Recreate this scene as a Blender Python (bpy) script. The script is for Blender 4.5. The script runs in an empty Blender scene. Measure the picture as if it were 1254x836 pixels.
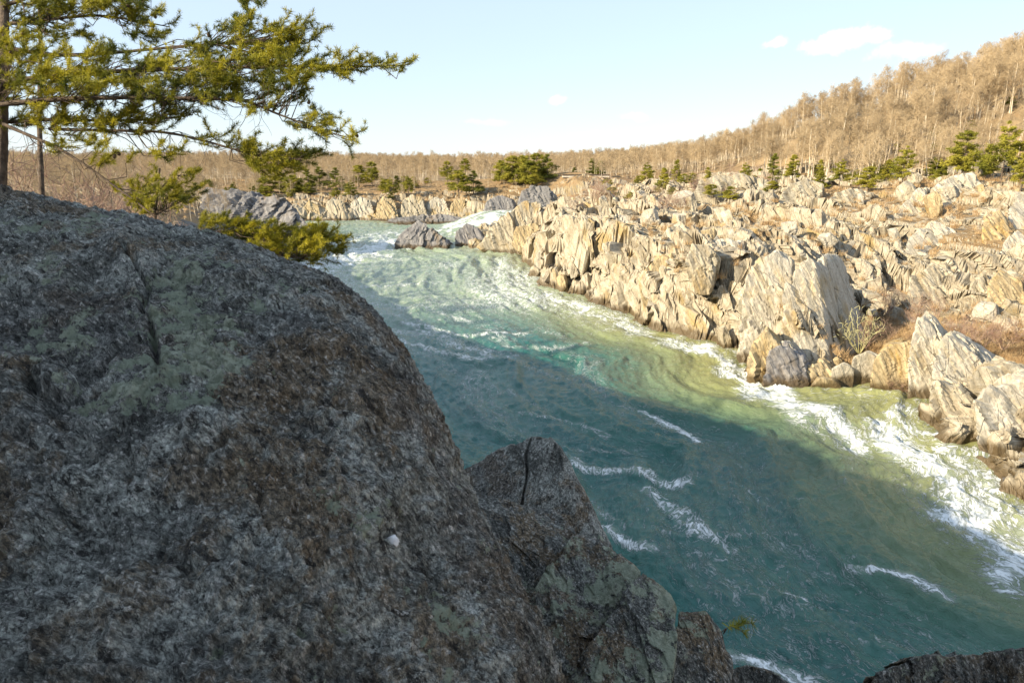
import bpy, bmesh, math, random
import numpy as np
from mathutils import Vector, Matrix

R = math.radians
S = bpy.context.scene
COL = S.collection
rng = np.random.default_rng(7)
random.seed(7)

# ------------------------------------------------------------------ camera
F = 836.0; CX = 627.0; CY = 418.0; PITCH = R(14.6); EYE = 15.0
cp, sp = math.cos(PITCH), math.sin(PITCH)
def ray(px, py):
    a = (px - CX) / F; b = (CY - py) / F
    return np.array([a, cp + b * sp, -sp + b * cp])
def at(px, py, Y):                       # point of the place seen at a photo pixel, Y metres ahead
    d = ray(px, py); return np.array([0, 0, EYE]) + d * (Y / d[1])
def atd(px, py, t):
    return np.array([0, 0, EYE]) + ray(px, py) * t
def onz(px, py, z=0.0):
    d = ray(px, py); return np.array([0, 0, EYE]) + d * ((z - EYE) / d[2])
cam = bpy.data.cameras.new('camera'); cam.lens = 24; cam.sensor_width = 36
cam.clip_start = 0.05; cam.clip_end = 9000
co = bpy.data.objects.new('camera', cam); COL.objects.link(co)
co.location = (0, 0, EYE); co.rotation_euler = (R(90) - PITCH, 0, 0)
S.camera = co

# ------------------------------------------------------------------ noise
def _h(ix, iy, iz, seed):
    with np.errstate(over='ignore'):
        h = (ix.astype(np.int64) * 374761393 + iy.astype(np.int64) * 668265263 + iz.astype(np.int64) * 2147483647 + seed * 974711) & 0xffffffff
        h = ((h ^ (h >> 13)) * 1274126177) & 0xffffffff
        h = ((h ^ (h >> 16)) * 2246822519) & 0xffffffff
        h = h ^ (h >> 15)
    return (h & 0xffffff) / float(0x1000000)
def vnoise(P, seed=0):
    i = np.floor(P); f = P - i; f = f * f * f * (f * (f * 6 - 15) + 10); i = i.astype(np.int64)
    o = 0
    for dx in (0, 1):
        for dy in (0, 1):
            for dz in (0, 1):
                w = (f[:, 0] if dx else 1 - f[:, 0]) * (f[:, 1] if dy else 1 - f[:, 1]) * (f[:, 2] if dz else 1 - f[:, 2])
                o = o + w * _h(i[:, 0] + dx, i[:, 1] + dy, i[:, 2] + dz, seed)
    return o * 2 - 1
def fbm(P, octv=4, seed=0, gain=.5, ridge=False):
    o = 0; a = 1; Q = P.copy()
    for k in range(octv):
        n = vnoise(Q, seed + k * 17)
        if ridge: n = 1 - 2 * np.abs(n)
        o = o + a * n; a *= gain; Q = Q * 2.03 + 11.3
    return o
def _h3(ix, iy, iz, seed):
    with np.errstate(over='ignore'):
        h = (ix * np.int64(73856093) + iy * np.int64(19349663) + iz * np.int64(83492791) + np.int64(seed * 7919 + 1)) * np.int64(6364136223846793005)
        h = (h ^ (h >> 29)) * np.int64(-4658895280553007687); h = h ^ (h >> 32)
    return np.stack([(h & 0xfffff), ((h >> 20) & 0xfffff), ((h >> 40) & 0xfffff)], 1) / float(0x100000)
def cells(P, seed=0, jit=.9):
    """nearest jittered cell: (cell centre, F2-F1, three random numbers)"""
    b = np.floor(P).astype(np.int64); n = len(P)
    f1 = np.full(n, 1e9); f2 = np.full(n, 1e9); c = np.zeros((n, 3)); ci = np.zeros((n, 3), np.int64)
    flat = np.ptp(P[:, 2]) == 0
    for dx in (-1, 0, 1):
        for dy in (-1, 0, 1):
            for dz in ((0,) if flat else (-1, 0, 1)):
                k = b + np.array([dx, dy, dz])
                q = k + .5 + jit * (_h3(k[:, 0], k[:, 1], k[:, 2], seed) - .5)
                w = q - P; d = np.einsum('ij,ij->i', w, w)
                m = d < f1
                f2 = np.where(m, f1, np.minimum(f2, d)); f1 = np.where(m, d, f1)
                c[m] = q[m]; ci[m] = k[m]
    return c, np.sqrt(f2) - np.sqrt(f1), _h3(ci[:, 0], ci[:, 1], ci[:, 2], seed + 501)
def sstep(a, b, x):
    t = np.clip((x - a) / (b - a), 0, 1); return t * t * (3 - 2 * t)

# ------------------------------------------------------------------ mesh helpers
def mesh_from(name, V, Fc, smooth=False, mats=(), midx=None):
    """V (n,3); Fc (m,3) or (m,4) int array"""
    me = bpy.data.meshes.new(name); V = np.asarray(V, dtype=np.float32); Fc = np.asarray(Fc, dtype=np.int32)
    k = Fc.shape[1]; m = len(Fc)
    me.vertices.add(len(V)); me.vertices.foreach_set('co', V.ravel())
    me.loops.add(m * k); me.loops.foreach_set('vertex_index', Fc.ravel())
    me.polygons.add(m); me.polygons.foreach_set('loop_start', np.arange(0, m * k, k, dtype=np.int32))
    me.polygons.foreach_set('loop_total', np.full(m, k, dtype=np.int32))
    if midx is not None: me.polygons.foreach_set('material_index', np.asarray(midx, dtype=np.int32))
    me.polygons.foreach_set('use_smooth', np.full(m, smooth))
    for x in mats: me.materials.append(x)
    me.update(calc_edges=True); me.validate()
    return me
def grid_faces(nu, nv):
    i = np.arange(nu - 1)[:, None] * nv + np.arange(nv - 1)[None]
    return np.stack([i, i + nv, i + nv + 1, i + 1], -1).reshape(-1, 4)
def attr(me, name, data):
    a = me.attributes.new(name, 'FLOAT', 'POINT'); a.data.foreach_set('value', np.asarray(data, dtype=np.float32).ravel())
def attrv(me, name, data):
    a = me.attributes.new(name, 'FLOAT_VECTOR', 'POINT'); a.data.foreach_set('vector', np.asarray(data, dtype=np.float32).ravel())
def obj(name, me, parent=None, mat=None):
    o = bpy.data.objects.new(name, me); COL.objects.link(o)
    if parent is not None: o.parent = parent
    if mat: me.materials.append(mat)
    return o
def tag(o, label=None, cat=None, group=None, kind=None):
    if label: o['label'] = label
    if cat: o['category'] = cat
    if group: o['group'] = group
    if kind: o['kind'] = kind
    return o
def empty(name, loc, rz=0.0):
    o = bpy.data.objects.new(name, None); COL.objects.link(o); o.location = loc; o.rotation_euler = (0, 0, rz); o.empty_display_size = .3
    return o
def kids(o): return [c for c in list(bpy.data.objects) if c.parent == o]
class Proto:                                # a thing built once, copied with its parts and sub-parts
    def __init__(s, root):
        s.root = root; s.tree = {}
        for c in bpy.data.objects:
            if c.parent: s.tree.setdefault(c.parent.name, []).append(c)
        s.used = False
    def place(s, loc, rz=0, sc=1.0, rx=0, ry=0, **k):
        if not s.used: o = s.root; s.used = True
        else: o = s._copy(s.root, None)
        o.location = loc; o.rotation_euler = (rx, ry, rz); o.scale = (sc, sc, sc) if np.isscalar(sc) else sc
        tag(o, **k); return o
    def _copy(s, o, par):
        c = o.copy(); COL.objects.link(c)
        if par is not None: c.parent = par
        for ch in s.tree.get(o.name, []): s._copy(ch, c)
        return c

# ------------------------------------------------------------------ node helpers
def mat(name):
    m = bpy.data.materials.new(name); m.use_nodes = True; nt = m.node_tree; nt.nodes.clear()
    out = nt.nodes.new('ShaderNodeOutputMaterial'); b = nt.nodes.new('ShaderNodeBsdfPrincipled')
    nt.links.new(b.outputs[0], out.inputs[0]); return m, nt, b
class NT:
    def __init__(s, nt): s.nt = nt
    def n(s, t, **k):
        x = s.nt.nodes.new('ShaderNode' + t)
        for a, b in k.items(): setattr(x, a, b)
        return x
    def l(s, a, b): s.nt.links.new(a, b)
    def set(s, sock, v):
        if isinstance(v, bpy.types.NodeSocket): s.l(v, sock)
        else: sock.default_value = v
    def math(s, op, a, b=0.0, c=0.0, clamp=False):
        x = s.n('Math', operation=op, use_clamp=clamp); s.set(x.inputs[0], a); s.set(x.inputs[1], b); s.set(x.inputs[2], c); return x.outputs[0]
    def ramp(s, v, a, b, lo=0.0, hi=1.0):
        x = s.n('MapRange', clamp=True); x.interpolation_type = 'SMOOTHSTEP'
        s.set(x.inputs[0], v); s.set(x.inputs[1], a); s.set(x.inputs[2], b); s.set(x.inputs[3], lo); s.set(x.inputs[4], hi); return x.outputs[0]
    def mix(s, f, a, b):
        x = s.n('Mix', data_type='RGBA'); s.set(x.inputs[0], f)
        for i, v in ((6, a), (7, b)):
            s.set(x.inputs[i], v if isinstance(v, bpy.types.NodeSocket) else (*v, 1.0))
        return x.outputs[2]
    def noise(s, vec, scale, detail=6, rough=.55, dist=0.0, typ='FBM', dim='3D'):
        x = s.n('TexNoise', noise_dimensions=dim); x.noise_type = typ
        s.l(vec, x.inputs['Vector']); x.inputs['Scale'].default_value = scale; x.inputs['Detail'].default_value = detail
        x.inputs['Roughness'].default_value = rough; x.inputs['Distortion'].default_value = dist; return x.outputs[0]
    def vor(s, vec, scale, feat='F1', out='Distance', rand=1.0):
        x = s.n('TexVoronoi', feature=feat); s.l(vec, x.inputs['Vector']); x.inputs['Scale'].default_value = scale
        x.inputs['Randomness'].default_value = rand; return x.outputs[out]
    def pos(s): return s.n('NewGeometry').outputs['Position']
    def mapv(s, vec, rot=(0, 0, 0), sc=(1, 1, 1), loc=(0, 0, 0)):
        if any(rot):
            y = s.n('Mapping'); s.l(vec, y.inputs[0]); y.inputs['Rotation'].default_value = rot; vec = y.outputs[0]
        x = s.n('Mapping'); s.l(vec, x.inputs[0]); x.inputs['Scale'].default_value = sc; x.inputs['Location'].default_value = loc; return x.outputs[0]
    def warp(s, vec, scale, amt):
        x = s.n('TexNoise'); s.l(vec, x.inputs['Vector']); x.inputs['Scale'].default_value = scale; x.inputs['Detail'].default_value = 3
        a = s.n('VectorMath', operation='SUBTRACT'); s.l(x.outputs['Color'], a.inputs[0]); a.inputs[1].default_value = (.5, .5, .5)
        b = s.n('VectorMath', operation='SCALE'); s.l(a.outputs[0], b.inputs[0]); b.inputs['Scale'].default_value = amt
        c = s.n('VectorMath', operation='ADD'); s.l(vec, c.inputs[0]); s.l(b.outputs[0], c.inputs[1]); return c.outputs[0]
    def bump(s, h, dist, strength=1.0, nrm=None):
        x = s.n('Bump'); s.l(h, x.inputs['Height']); x.inputs['Distance'].default_value = dist; x.inputs['Strength'].default_value = strength
        if nrm is not None: s.l(nrm, x.inputs['Normal'])
        return x.outputs[0]
    def attr(s, name, out='Fac'):
        x = s.n('Attribute'); x.attribute_name = name; return x.outputs[out]

def bank_rock_mat(name, c_a, c_b, c_rust, c_dark, scale=1.0, wet=True, veg=False, strata=(0, R(20), 0)):
    m, nt, b = mat(name); g = NT(nt); P = g.pos()
    W = g.warp(P, .6 * scale, .45 / scale)
    ST = g.mapv(W, rot=strata, sc=(2.6, .55, .35))
    big = g.noise(W, .22 * scale, 5, .6)
    band = g.noise(ST, .9 * scale, 7, .62)
    fine = g.noise(P, 5.0 * scale, 6, .65)
    col = g.mix(g.ramp(band, .36, .64), c_a, c_b)
    col = g.mix(g.math('MULTIPLY', g.ramp(big, .50, .66), g.ramp(g.noise(ST, .5 * scale, 4), .42, .6)), col, c_rust)
    dk = g.ramp(g.noise(ST, 1.7 * scale, 8, .7), .56, .72, 0, .75)
    col = g.mix(dk, col, c_dark)
    sp_ = g.ramp(fine, .3, .72, .78, 1.14)
    x = g.n('Mix', data_type='RGBA', blend_type='MULTIPLY'); x.inputs[0].default_value = 1
    g.l(col, x.inputs[6]); cc = g.n('CombineColor'); [g.l(sp_, cc.inputs[i]) for i in range(3)]; g.l(cc.outputs[0], x.inputs[7]); col = x.outputs[2]
    # joints: thin dark cracks
    cr = g.vor(g.mapv(W, rot=strata, sc=(1.7, .5, .28)), .8 * scale, 'DISTANCE_TO_EDGE')
    crk = g.ramp(cr, .0, .025, 1, 0)
    col = g.mix(g.math('MULTIPLY', crk, g.ramp(g.noise(P, 1.3, 3), .45, .6, 0, .6)), col, (.08, .065, .05))
    if wet:      # brown-black wet band that the river keeps wet
        z = g.n('SeparateXYZ'); g.l(P, z.inputs[0])
        wz = g.math('ADD', z.outputs[2], g.math('MULTIPLY', g.math('SUBTRACT', g.noise(P, .8, 4), .5), -1.2))
        wf = g.ramp(wz, .35, .95, 1, 0)
        col = g.mix(g.math('MULTIPLY', wf, .88), col, (.075, .05, .022))
        g.l(g.ramp(wf, 0, 1, .85, .35), b.inputs['Roughness'])
    else: b.inputs['Roughness'].default_value = .88
    if veg:      # dry leaf litter and straw lying on the flatter ground
        nz = g.n('SeparateXYZ'); g.l(g.n('NewGeometry').outputs['Normal'], nz.inputs[0])
        v = g.attr('litter')
        vf = g.ramp(g.math('ADD', v, g.math('MULTIPLY', g.math('SUBTRACT', g.noise(P, .9, 7, .65), .5), 1.6)), .42, .62)
        vf = g.math('MULTIPLY', vf, g.ramp(nz.outputs[2], .35, .7))
        lit = g.mix(g.noise(P, 6, 6, .7), (.15, .095, .05), (.33, .23, .12))
        col = g.mix(vf, col, lit)
    g.l(col, b.inputs['Base Color'])
    h = g.math('ADD', g.math('MULTIPLY', band, .6), g.math('MULTIPLY', fine, .25))
    h = g.math('SUBTRACT', h, g.math('MULTIPLY', crk, .15))
    g.l(g.bump(h, .22 / scale, .9), b.inputs['Normal'])
    b.inputs['Specular IOR Level'].default_value = .25
    return m
M_bank = bank_rock_mat('bank_rock', (.28, .24, .175), (.42, .375, .29), (.33, .24, .12), (.10, .085, .07))
M_bankT = bank_rock_mat('bank_terrain', (.28, .235, .17), (.41, .365, .285), (.31, .23, .11), (.11, .09, .07), veg=True)
M_pale = bank_rock_mat('pale_rock', (.33, .30, .24), (.47, .43, .36), (.38, .29, .16), (.14, .12, .10))
M_tan = bank_rock_mat('tan_rock', (.32, .245, .14), (.43, .35, .22), (.38, .25, .09), (.11, .08, .05))
M_grey = bank_rock_mat('grey_rock', (.15, .145, .15), (.25, .24, .24), (.19, .15, .11), (.08, .07, .07))  # grey rock, darkened to carry the shade of the left bank outcrop
M_leftT = bank_rock_mat('left_terrain', (.12, .115, .11), (.20, .19, .18), (.16, .12, .09), (.07, .06, .06), veg=True)

def near_rock_mat(name, lich=1.0, brown=1.0, rot=(R(-18), R(18), 0), pale=1.0):
    m, nt, b = mat(name); g = NT(nt); P = g.pos()
    W = g.warp(P, 3.0, .08)
    ST = g.mapv(W, rot=rot, sc=(1.0, 1.0, .33))
    n1 = g.noise(ST, 5.0, 10, .74); n2 = g.noise(W, 1.6, 6, .6); n3 = g.noise(ST, 26, 8, .78); n4 = g.noise(P, 110, 4, .7)
    n5 = g.noise(g.mapv(P, loc=(9, 4, 2)), 2.3, 10, .74); n6 = g.noise(g.mapv(ST, loc=(3, 1, 7)), 62, 4, .72)
    n7 = g.noise(g.mapv(P, loc=(1, 8, 2)), 1.3, 5, .6)
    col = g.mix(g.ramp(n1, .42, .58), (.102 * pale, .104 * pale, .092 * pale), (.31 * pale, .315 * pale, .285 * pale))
    col = g.mix(g.math('MULTIPLY', g.ramp(n5, .49, .57), .8 * brown), col, (.19, .135, .078))
    col = g.mix(g.ramp(n7, .52, .62, 0, .55), col, (.12, .118, .114))
    col = g.mix(g.ramp(n3, .54, .63, 0, .65), col, (.50, .475, .44))
    col = g.mix(g.ramp(n3, .47, .40, 0, .92), col, (.030, .027, .025))
    col = g.mix(g.ramp(n6, .57, .64, 0, .65), col, (.62, .59, .55))
    col = g.mix(g.ramp(n6, .43, .37, 0, .75), col, (.035, .032, .03))
    n8 = g.noise(g.mapv(ST, loc=(5, 2, 1)), 105, 6, .8); n9 = g.noise(P, 48, 6, .78)
    mul = g.math('MULTIPLY', g.ramp(n8, .38, .62, .45, 1.5), g.ramp(n9, .38, .62, .55, 1.45))
    xm = g.n('Mix', data_type='RGBA', blend_type='MULTIPLY'); xm.inputs[0].default_value = 1; g.l(col, xm.inputs[6]); cb = g.n('CombineColor'); [g.l(mul, cb.inputs[i]) for i in range(3)]; g.l(cb.outputs[0], xm.inputs[7]); col = xm.outputs[2]
    # lichen crusts
    lv = g.vor(g.warp(P, 9, .12), 7.5, 'F1'); lm = g.attr('lichen')
    l1 = g.math('ADD', g.math('MULTIPLY', n2, 1.1), g.math('MULTIPLY', g.noise(P, 11, 8, .74), 1.5))
    l1 = g.math('ADD', l1, g.math('MULTIPLY', lm, .26))
    lf = g.ramp(g.math('ADD', l1, g.math('MULTIPLY', g.math('SUBTRACT', g.noise(P, 42, 4, .7), .5), .35)), 1.47, 1.51, 0, .9 * lich)
    lcol = g.mix(g.ramp(g.noise(P, 30, 5, .7), .4, .6), (.22, .25, .17), (.52, .55, .42))
    lcol = g.mix(g.ramp(g.noise(P, 4, 3), .48, .6, 0, .8), lcol, (.33, .38, .28))
    col = g.mix(g.math('MULTIPLY', lf, g.ramp(n4, .3, .5, .55, 1)), col, lcol)
    g.l(col, b.inputs['Base Color']); b.inputs['Roughness'].default_value = .82; b.inputs['Specular IOR Level'].default_value = .35
    h = g.math('ADD', g.math('MULTIPLY', n1, .5), g.math('ADD', g.math('MULTIPLY', n3, .42), g.math('ADD', g.math('MULTIPLY', n6, .16), g.math('MULTIPLY', n9, .14))))
    h = g.math('ADD', h, g.math('MULTIPLY', lf, .05))
    g.l(g.bump(h, .10, 1.0), b.inputs['Normal'])
    return m
M_boulder = near_rock_mat('boulder_rock', 1.0, pale=1.3)
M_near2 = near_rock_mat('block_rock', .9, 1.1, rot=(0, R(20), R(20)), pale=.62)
M_near3 = near_rock_mat('wedge_rock', .25, 1.0, rot=(0, R(-12), 0), pale=1.15)

def simple_mat(name, c1, c2, scale=3.0, rough=.8, bump=0.0, trans=0.0, spec=.3):
    m, nt, b = mat(name); g = NT(nt); P = g.pos()
    g.l(g.mix(g.ramp(g.noise(P, scale, 5, .6), .35, .65), c1, c2), b.inputs['Base Color'])
    b.inputs['Roughness'].default_value = rough; b.inputs['Specular IOR Level'].default_value = spec
    if bump: g.l(g.bump(g.noise(P, scale * 4, 5, .65), bump), b.inputs['Normal'])
    if trans:
        out = [x for x in nt.nodes if x.type == 'OUTPUT_MATERIAL'][0]
        t = g.n('BsdfTranslucent'); g.l(b.inputs['Base Color'].links[0].from_socket, t.inputs[0])
        mx = g.n('MixShader'); mx.inputs[0].default_value = trans
        g.l(b.outputs[0], mx.inputs[1]); g.l(t.outputs[0], mx.inputs[2]); g.l(mx.outputs[0], out.inputs[0])
    return m
M_ground = simple_mat('forest_floor', (.20, .14, .075), (.34, .24, .13), .15, .95)
M_bark = simple_mat('pine_bark', (.075, .055, .042), (.16, .12, .09), 14, .9, .02)
M_twig = simple_mat('dead_twig', (.16, .12, .09), (.26, .20, .15), 6, .9)
M_barebark = simple_mat('bare_bark', (.40, .33, .24), (.62, .54, .42), .5, .9)
M_baretwig = simple_mat('bare_twigs', (.31, .235, .145), (.44, .34, .215), .08, .9)
M_redtwig = simple_mat('shrub_twigs', (.22, .13, .10), (.36, .26, .19), 1.2, .9)
M_needle = simple_mat('needles', (.075, .095, .010), (.44, .39, .03), 1.6, .55, trans=.3, spec=.3)
M_fneedle = simple_mat('far_needles', (.16, .165, .02), (.36, .32, .045), .35, .7, trans=.15, spec=.2)
M_fneedle2 = simple_mat('dark_needles', (.10, .115, .018), (.21, .21, .035), .35, .7, trans=.15, spec=.2)
M_cone = simple_mat('cone_brown', (.05, .03, .02), (.11, .07, .04), 30, .8, .004)
M_straw = simple_mat('straw', (.28, .17, .08), (.50, .36, .20), 1.0, .9)
M_yelbark = simple_mat('lichened_bark', (.30, .27, .12), (.45, .42, .24), 1.0, .9)
M_concrete = simple_mat('pale_deck', (.45, .40, .33), (.58, .52, .44), 1.0, .8)
M_darkmetal = simple_mat('dark_beam', (.06, .045, .035), (.10, .08, .06), 1.0, .8)
M_white = simple_mat('white_crust', (.62, .62, .64), (.78, .78, .80), 60, .8, .002)

# ------------------------------------------------------------------ river plan and terrain height
def pz(l): return [tuple(onz(x, y)[:2]) for x, y in l]
RB = [(34, -60), (34, 10), (29, 22)] + pz([(1300, 650), (1254, 615), (1229, 582), (1205, 562), (1199, 532), (1177, 534), (1147, 537), (1128, 508), (1130, 487), (1121, 476), (1067, 474), (1019, 470), (963, 472), (922, 463), (904, 432), (870, 421), (835, 409), (796, 403), (751, 384), (709, 369), (689, 357), (659, 349), (650, 331), (641, 312), (610, 308), (578, 303), (560, 296)]) + [(-12, 144), (-3, 156), (10, 163), (40, 168), (90, 170)]
LBk = [(90, 178), (40, 176), (14, 173), (0, 174), (-10, 180), (-19, 186), (-30, 184), (-42, 187), (-58, 184), (-85, 190), (-130, 200), (-132, 185), (-80, 172), (-55, 150), (-43, 130), (-37, 112), (-30, 96), (-24, 72), (-17, 52), (-10, 36), (-5, 28.5), (-1.5, 24), (1, 20), (2.6, 17), (4.2, 14), (6, 9), (8, 3), (9, -60)]
RIV = np.array(RB + LBk)
RBa = np.array(RB[2:30])
def seg_dist(P, A, B):
    d = B - A; t = np.clip(((P - A) @ d) / (d @ d), 0, 1); return np.linalg.norm(P - (A + t[:, None] * d), axis=1)
def poly_dist(P, L):
    o = np.full(len(P), 1e9)
    for a, b in zip(L[:-1], L[1:]): o = np.minimum(o, seg_dist(P, a, b))
    return o
def inside(P, L):
    c = np.zeros(len(P), bool); n = len(L)
    for i in range(n):
        (x1, y1), (x2, y2) = L[i], L[(i + 1) % n]
        if y1 == y2: continue
        c ^= ((y1 > P[:, 1]) != (y2 > P[:, 1])) & (P[:, 0] < (x2 - x1) * (P[:, 1] - y1) / (y2 - y1) + x1)
    return c
def sdist(P):
    d = poly_dist(P, np.vstack([RIV, RIV[:1]])); return np.where(inside(P, RIV), -d, d)
def wlevel(P):
    """still level of the river: a white chute drops it from the upper reach at the far bend"""
    return 3.3 * sstep(-19, -3, P[:, 0]) * sstep(140, 158, P[:, 1])
ctrl = [(640, 258, 119), (700, 256, 104), (740, 268, 92), (790, 282, 80), (840, 296, 70), (900, 305, 60), (950, 326, 54), (985, 335, 52),
        (1035, 425, 50), (1040, 395, 56), (1065, 375, 60), (1100, 400, 53), (1150, 415, 50), (1200, 430, 46), (1254, 450, 42), (1330, 465, 40),
        (1130, 420, 47), (1180, 460, 41), (1240, 480, 36.5), (1300, 500, 34),
        (1010, 300, 66), (1060, 345, 64), (1120, 350, 62), (1180, 370, 57), (1254, 380, 53), (1330, 395, 50),
        (1254, 300, 63), (1200, 280, 69), (1100, 280, 75), (1000, 262, 85), (900, 266, 88), (850, 258, 96),
        (1254, 240, 77), (1340, 235, 75), (1180, 228, 85), (1100, 230, 91), (1000, 236, 99), (900, 236, 109), (850, 238, 119), (780, 242, 131), (720, 240, 146),
        (1254, 205, 100), (1160, 205, 108), (1000, 215, 125), (900, 215, 150), (780, 222, 175), (700, 226, 185),
        (1254, 140, 122), (1160, 165, 132), (1060, 180, 150), (960, 196, 180), (860, 204, 220),
        (1254, 90, 160), (1380, 60, 150), (1160, 118, 178), (1080, 132, 192), (1000, 153, 210), (940, 182, 235), (880, 197, 260), (800, 203, 330)]
CP = [tuple(at(*c)) for c in ctrl]
CP += [(2, 140, 2.6), (-5, 132, 1.4), (12, 150, 3.8), (-4, 127, 2.0), (0, 0, 10.5), (-5, 10, 12.6), (-13, 10, 13.3), (-12, 30, 13), (-22, 50, 10.5), (-32, 77, 8.5), (-50, 100, 9), (-62, 130, 8), (-40, 30, 14), (-80, 80, 12), (0, -20, 14), (-20, -20, 17), (-60, -30, 22), (40, -20, 12), (60, 10, 10), (90, 50, 14),
       (-80, 202, 6.6), (-55, 195, 5.8), (-25, 195, 6.2), (0, 188, 6.2), (15, 184, 7.5), (35, 190, 8.5), (-60, 260, 9), (0, 260, 9), (-120, 240, 9), (-200, 200, 10), (-200, 100, 13), (-250, 350, 12), (0, 380, 12), (150, 420, 11), (200, 200, 28), (170, 120, 30), (260, 100, 34), (200, 20, 30), (250, 300, 18), (-200, -50, 20), (0, -90, 16), (150, -80, 20)]
CP = np.array(CP)
def _tps(r): return np.where(r > 1e-6, r * r * np.log(np.maximum(r, 1e-6)), 0)
_n = len(CP); _A = np.zeros((_n + 3, _n + 3)); _q = CP[:, :2] / 100
_A[:_n, :_n] = _tps(np.linalg.norm(_q[:, None] - _q[None], axis=2)) + np.eye(_n) * 2e-5
_A[:_n, _n] = 1; _A[:_n, _n + 1:] = _q; _A[_n, :_n] = 1; _A[_n + 1:, :_n] = _q.T
_w = np.linalg.solve(_A, np.concatenate([CP[:, 2], [0, 0, 0]]))
def rbf(P):
    o = np.zeros(len(P))
    for k in range(0, len(P), 20000):
        q = P[k:k + 20000] / 100
        o[k:k + 20000] = _tps(np.linalg.norm(q[:, None] - _q[None], axis=2)) @ _w[:_n] + _w[_n] + q @ _w[_n + 1:]
    return o
def land(P):
    """smooth height of the ground before any rock detail"""
    P = np.asarray(P, float)[:, :2]
    far = sstep(300, 460, np.linalg.norm(P - np.array([40, 100]), axis=1))
    h = np.clip(rbf(P), 1.2, 44) * (1 - far) + far * (12.5 + 3 * vnoise(np.c_[P / 160, P[:, 0] * 0], 5))
    b = np.exp(-(((P[:, 0] + 9.0) / 3.6) ** 2 + ((P[:, 1] + 1.0) / 4.2) ** 2) ** 1.5)  # unseen rise left of the camera, added to shade the near boulder
    h = h + 8.0 * b
    s = sdist(P); s = s + .7 * vnoise(np.c_[P / 2.3, P[:, 0] * 0], 9) + .25 * vnoise(np.c_[P / .7, P[:, 0] * 0], 10)
    right = (P[:, 0] > 12 - (P[:, 1] - 66) * .36 ) & (P[:, 1] < 172)
    w = np.where(right, 6.5, 14.0); w = np.where(P[:, 1] > 176, 10.0, w)
    k = np.clip(s / w, -1, 1)
    prof = np.where(k > 0, np.sin(np.clip(k, 0, 1) * math.pi / 2) ** .9, 0)
    wl = wlevel(P)
    return np.where(s > 0, wl - .3 + (np.maximum(h, wl + .6) - wl + .3) * prof, wl - .3 + np.maximum(s, -6) * .6), s, h

# ------------------------------------------------------------------ crags
def foliate(V, axis):
    """coordinates across the foliation, down its dip and along its strike"""
    a = np.array(axis, float); a /= np.linalg.norm(a); st = np.array([-.16, 1, 0.]); st -= a * (st @ a); st /= np.linalg.norm(st); nf = np.cross(st, a)
    return np.c_[V @ nf, V @ a, V @ st]
def crag2d(P, s, amp, seed=0, scales=((8.5, 1.25), (3.6, .50), (1.2, .14)), rot=14):
    """tilted plates of foliated rock: cells long along the strike, each with its own height and dip"""
    a = R(rot); c, q = math.cos(a), math.sin(a)
    u = P[:, 0] * c + P[:, 1] * q; v = -P[:, 0] * q + P[:, 1] * c
    w = np.c_[u, v, u * 0]
    u = u + .5 * vnoise(w / 3.0, seed + 40); v = v + .5 * vnoise(w / 3.0, seed + 41)
    o = np.zeros(len(P))
    for i, (L, A) in enumerate(scales):
        X = np.c_[u / (L * .55), v / (L * 1.25), u * 0]
        cc, e, r = cells(X, seed + 31 * i)
        d = X - cc
        o += A * ((r[:, 0] - .5) * 1.5 - d[:, 0] * (.5 + r[:, 1] * 1.3) - d[:, 1] * (.9 * (r[:, 2] - .35)))
        o -= A * (.75 if i == 0 else .3) * sstep(.09, 0, e)
    return o * amp

def fan(name, y0, y1, rat, k0, k1, nc, off=0):
    n = int(math.log(y1 / y0) / math.log(rat)); Y = y0 * rat ** np.arange(n + 1)
    K = np.linspace(k0, k1, nc); Xg = K[:, None] * (Y[None] + off); Yg = np.broadcast_to(Y[None], Xg.shape)
    return np.c_[Xg.ravel(), Yg.ravel()], nc, n + 1

# right bank: a detailed rocky sheet
P, nu, nv = fan('r', 24, 178, 1.0042, -.10, 1.02, 760)
h, s, H = land(P)
amp = sstep(-1.2, 1.5, s) * (.95 - .15 * sstep(5, 12, s)) * (1 - sstep(13, 16, h) * .85) * (1 - .5 * sstep(130, 170, P[:, 1]))
gl = np.array([at(1040, 395, 54)[:2], at(1100, 402, 52)[:2], at(1180, 420, 47)[:2], at(1260, 420, 46)[:2], at(1340, 430, 44)[:2]])
gd = poly_dist(P, gl); gul = 1.15 * np.exp(-(gd / 6.2) ** 4)
gul = np.clip(gul, 0, 1)
amp *= 1 - .82 * gul
h = h - 1.0 * gul
open_ = sstep(-.15, .35, vnoise(np.c_[P / 9.5, P[:, 0] * 0], 66) + .5 * vnoise(np.c_[P / 4, P[:, 0] * 0], 67)) * sstep(6, 10, s) * sstep(150, 120, P[:, 1])
amp = amp * (1.12 - .72 * open_)
hz = h + crag2d(P, s, amp) - .5 * open_
V = np.c_[P, hz]
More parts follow.
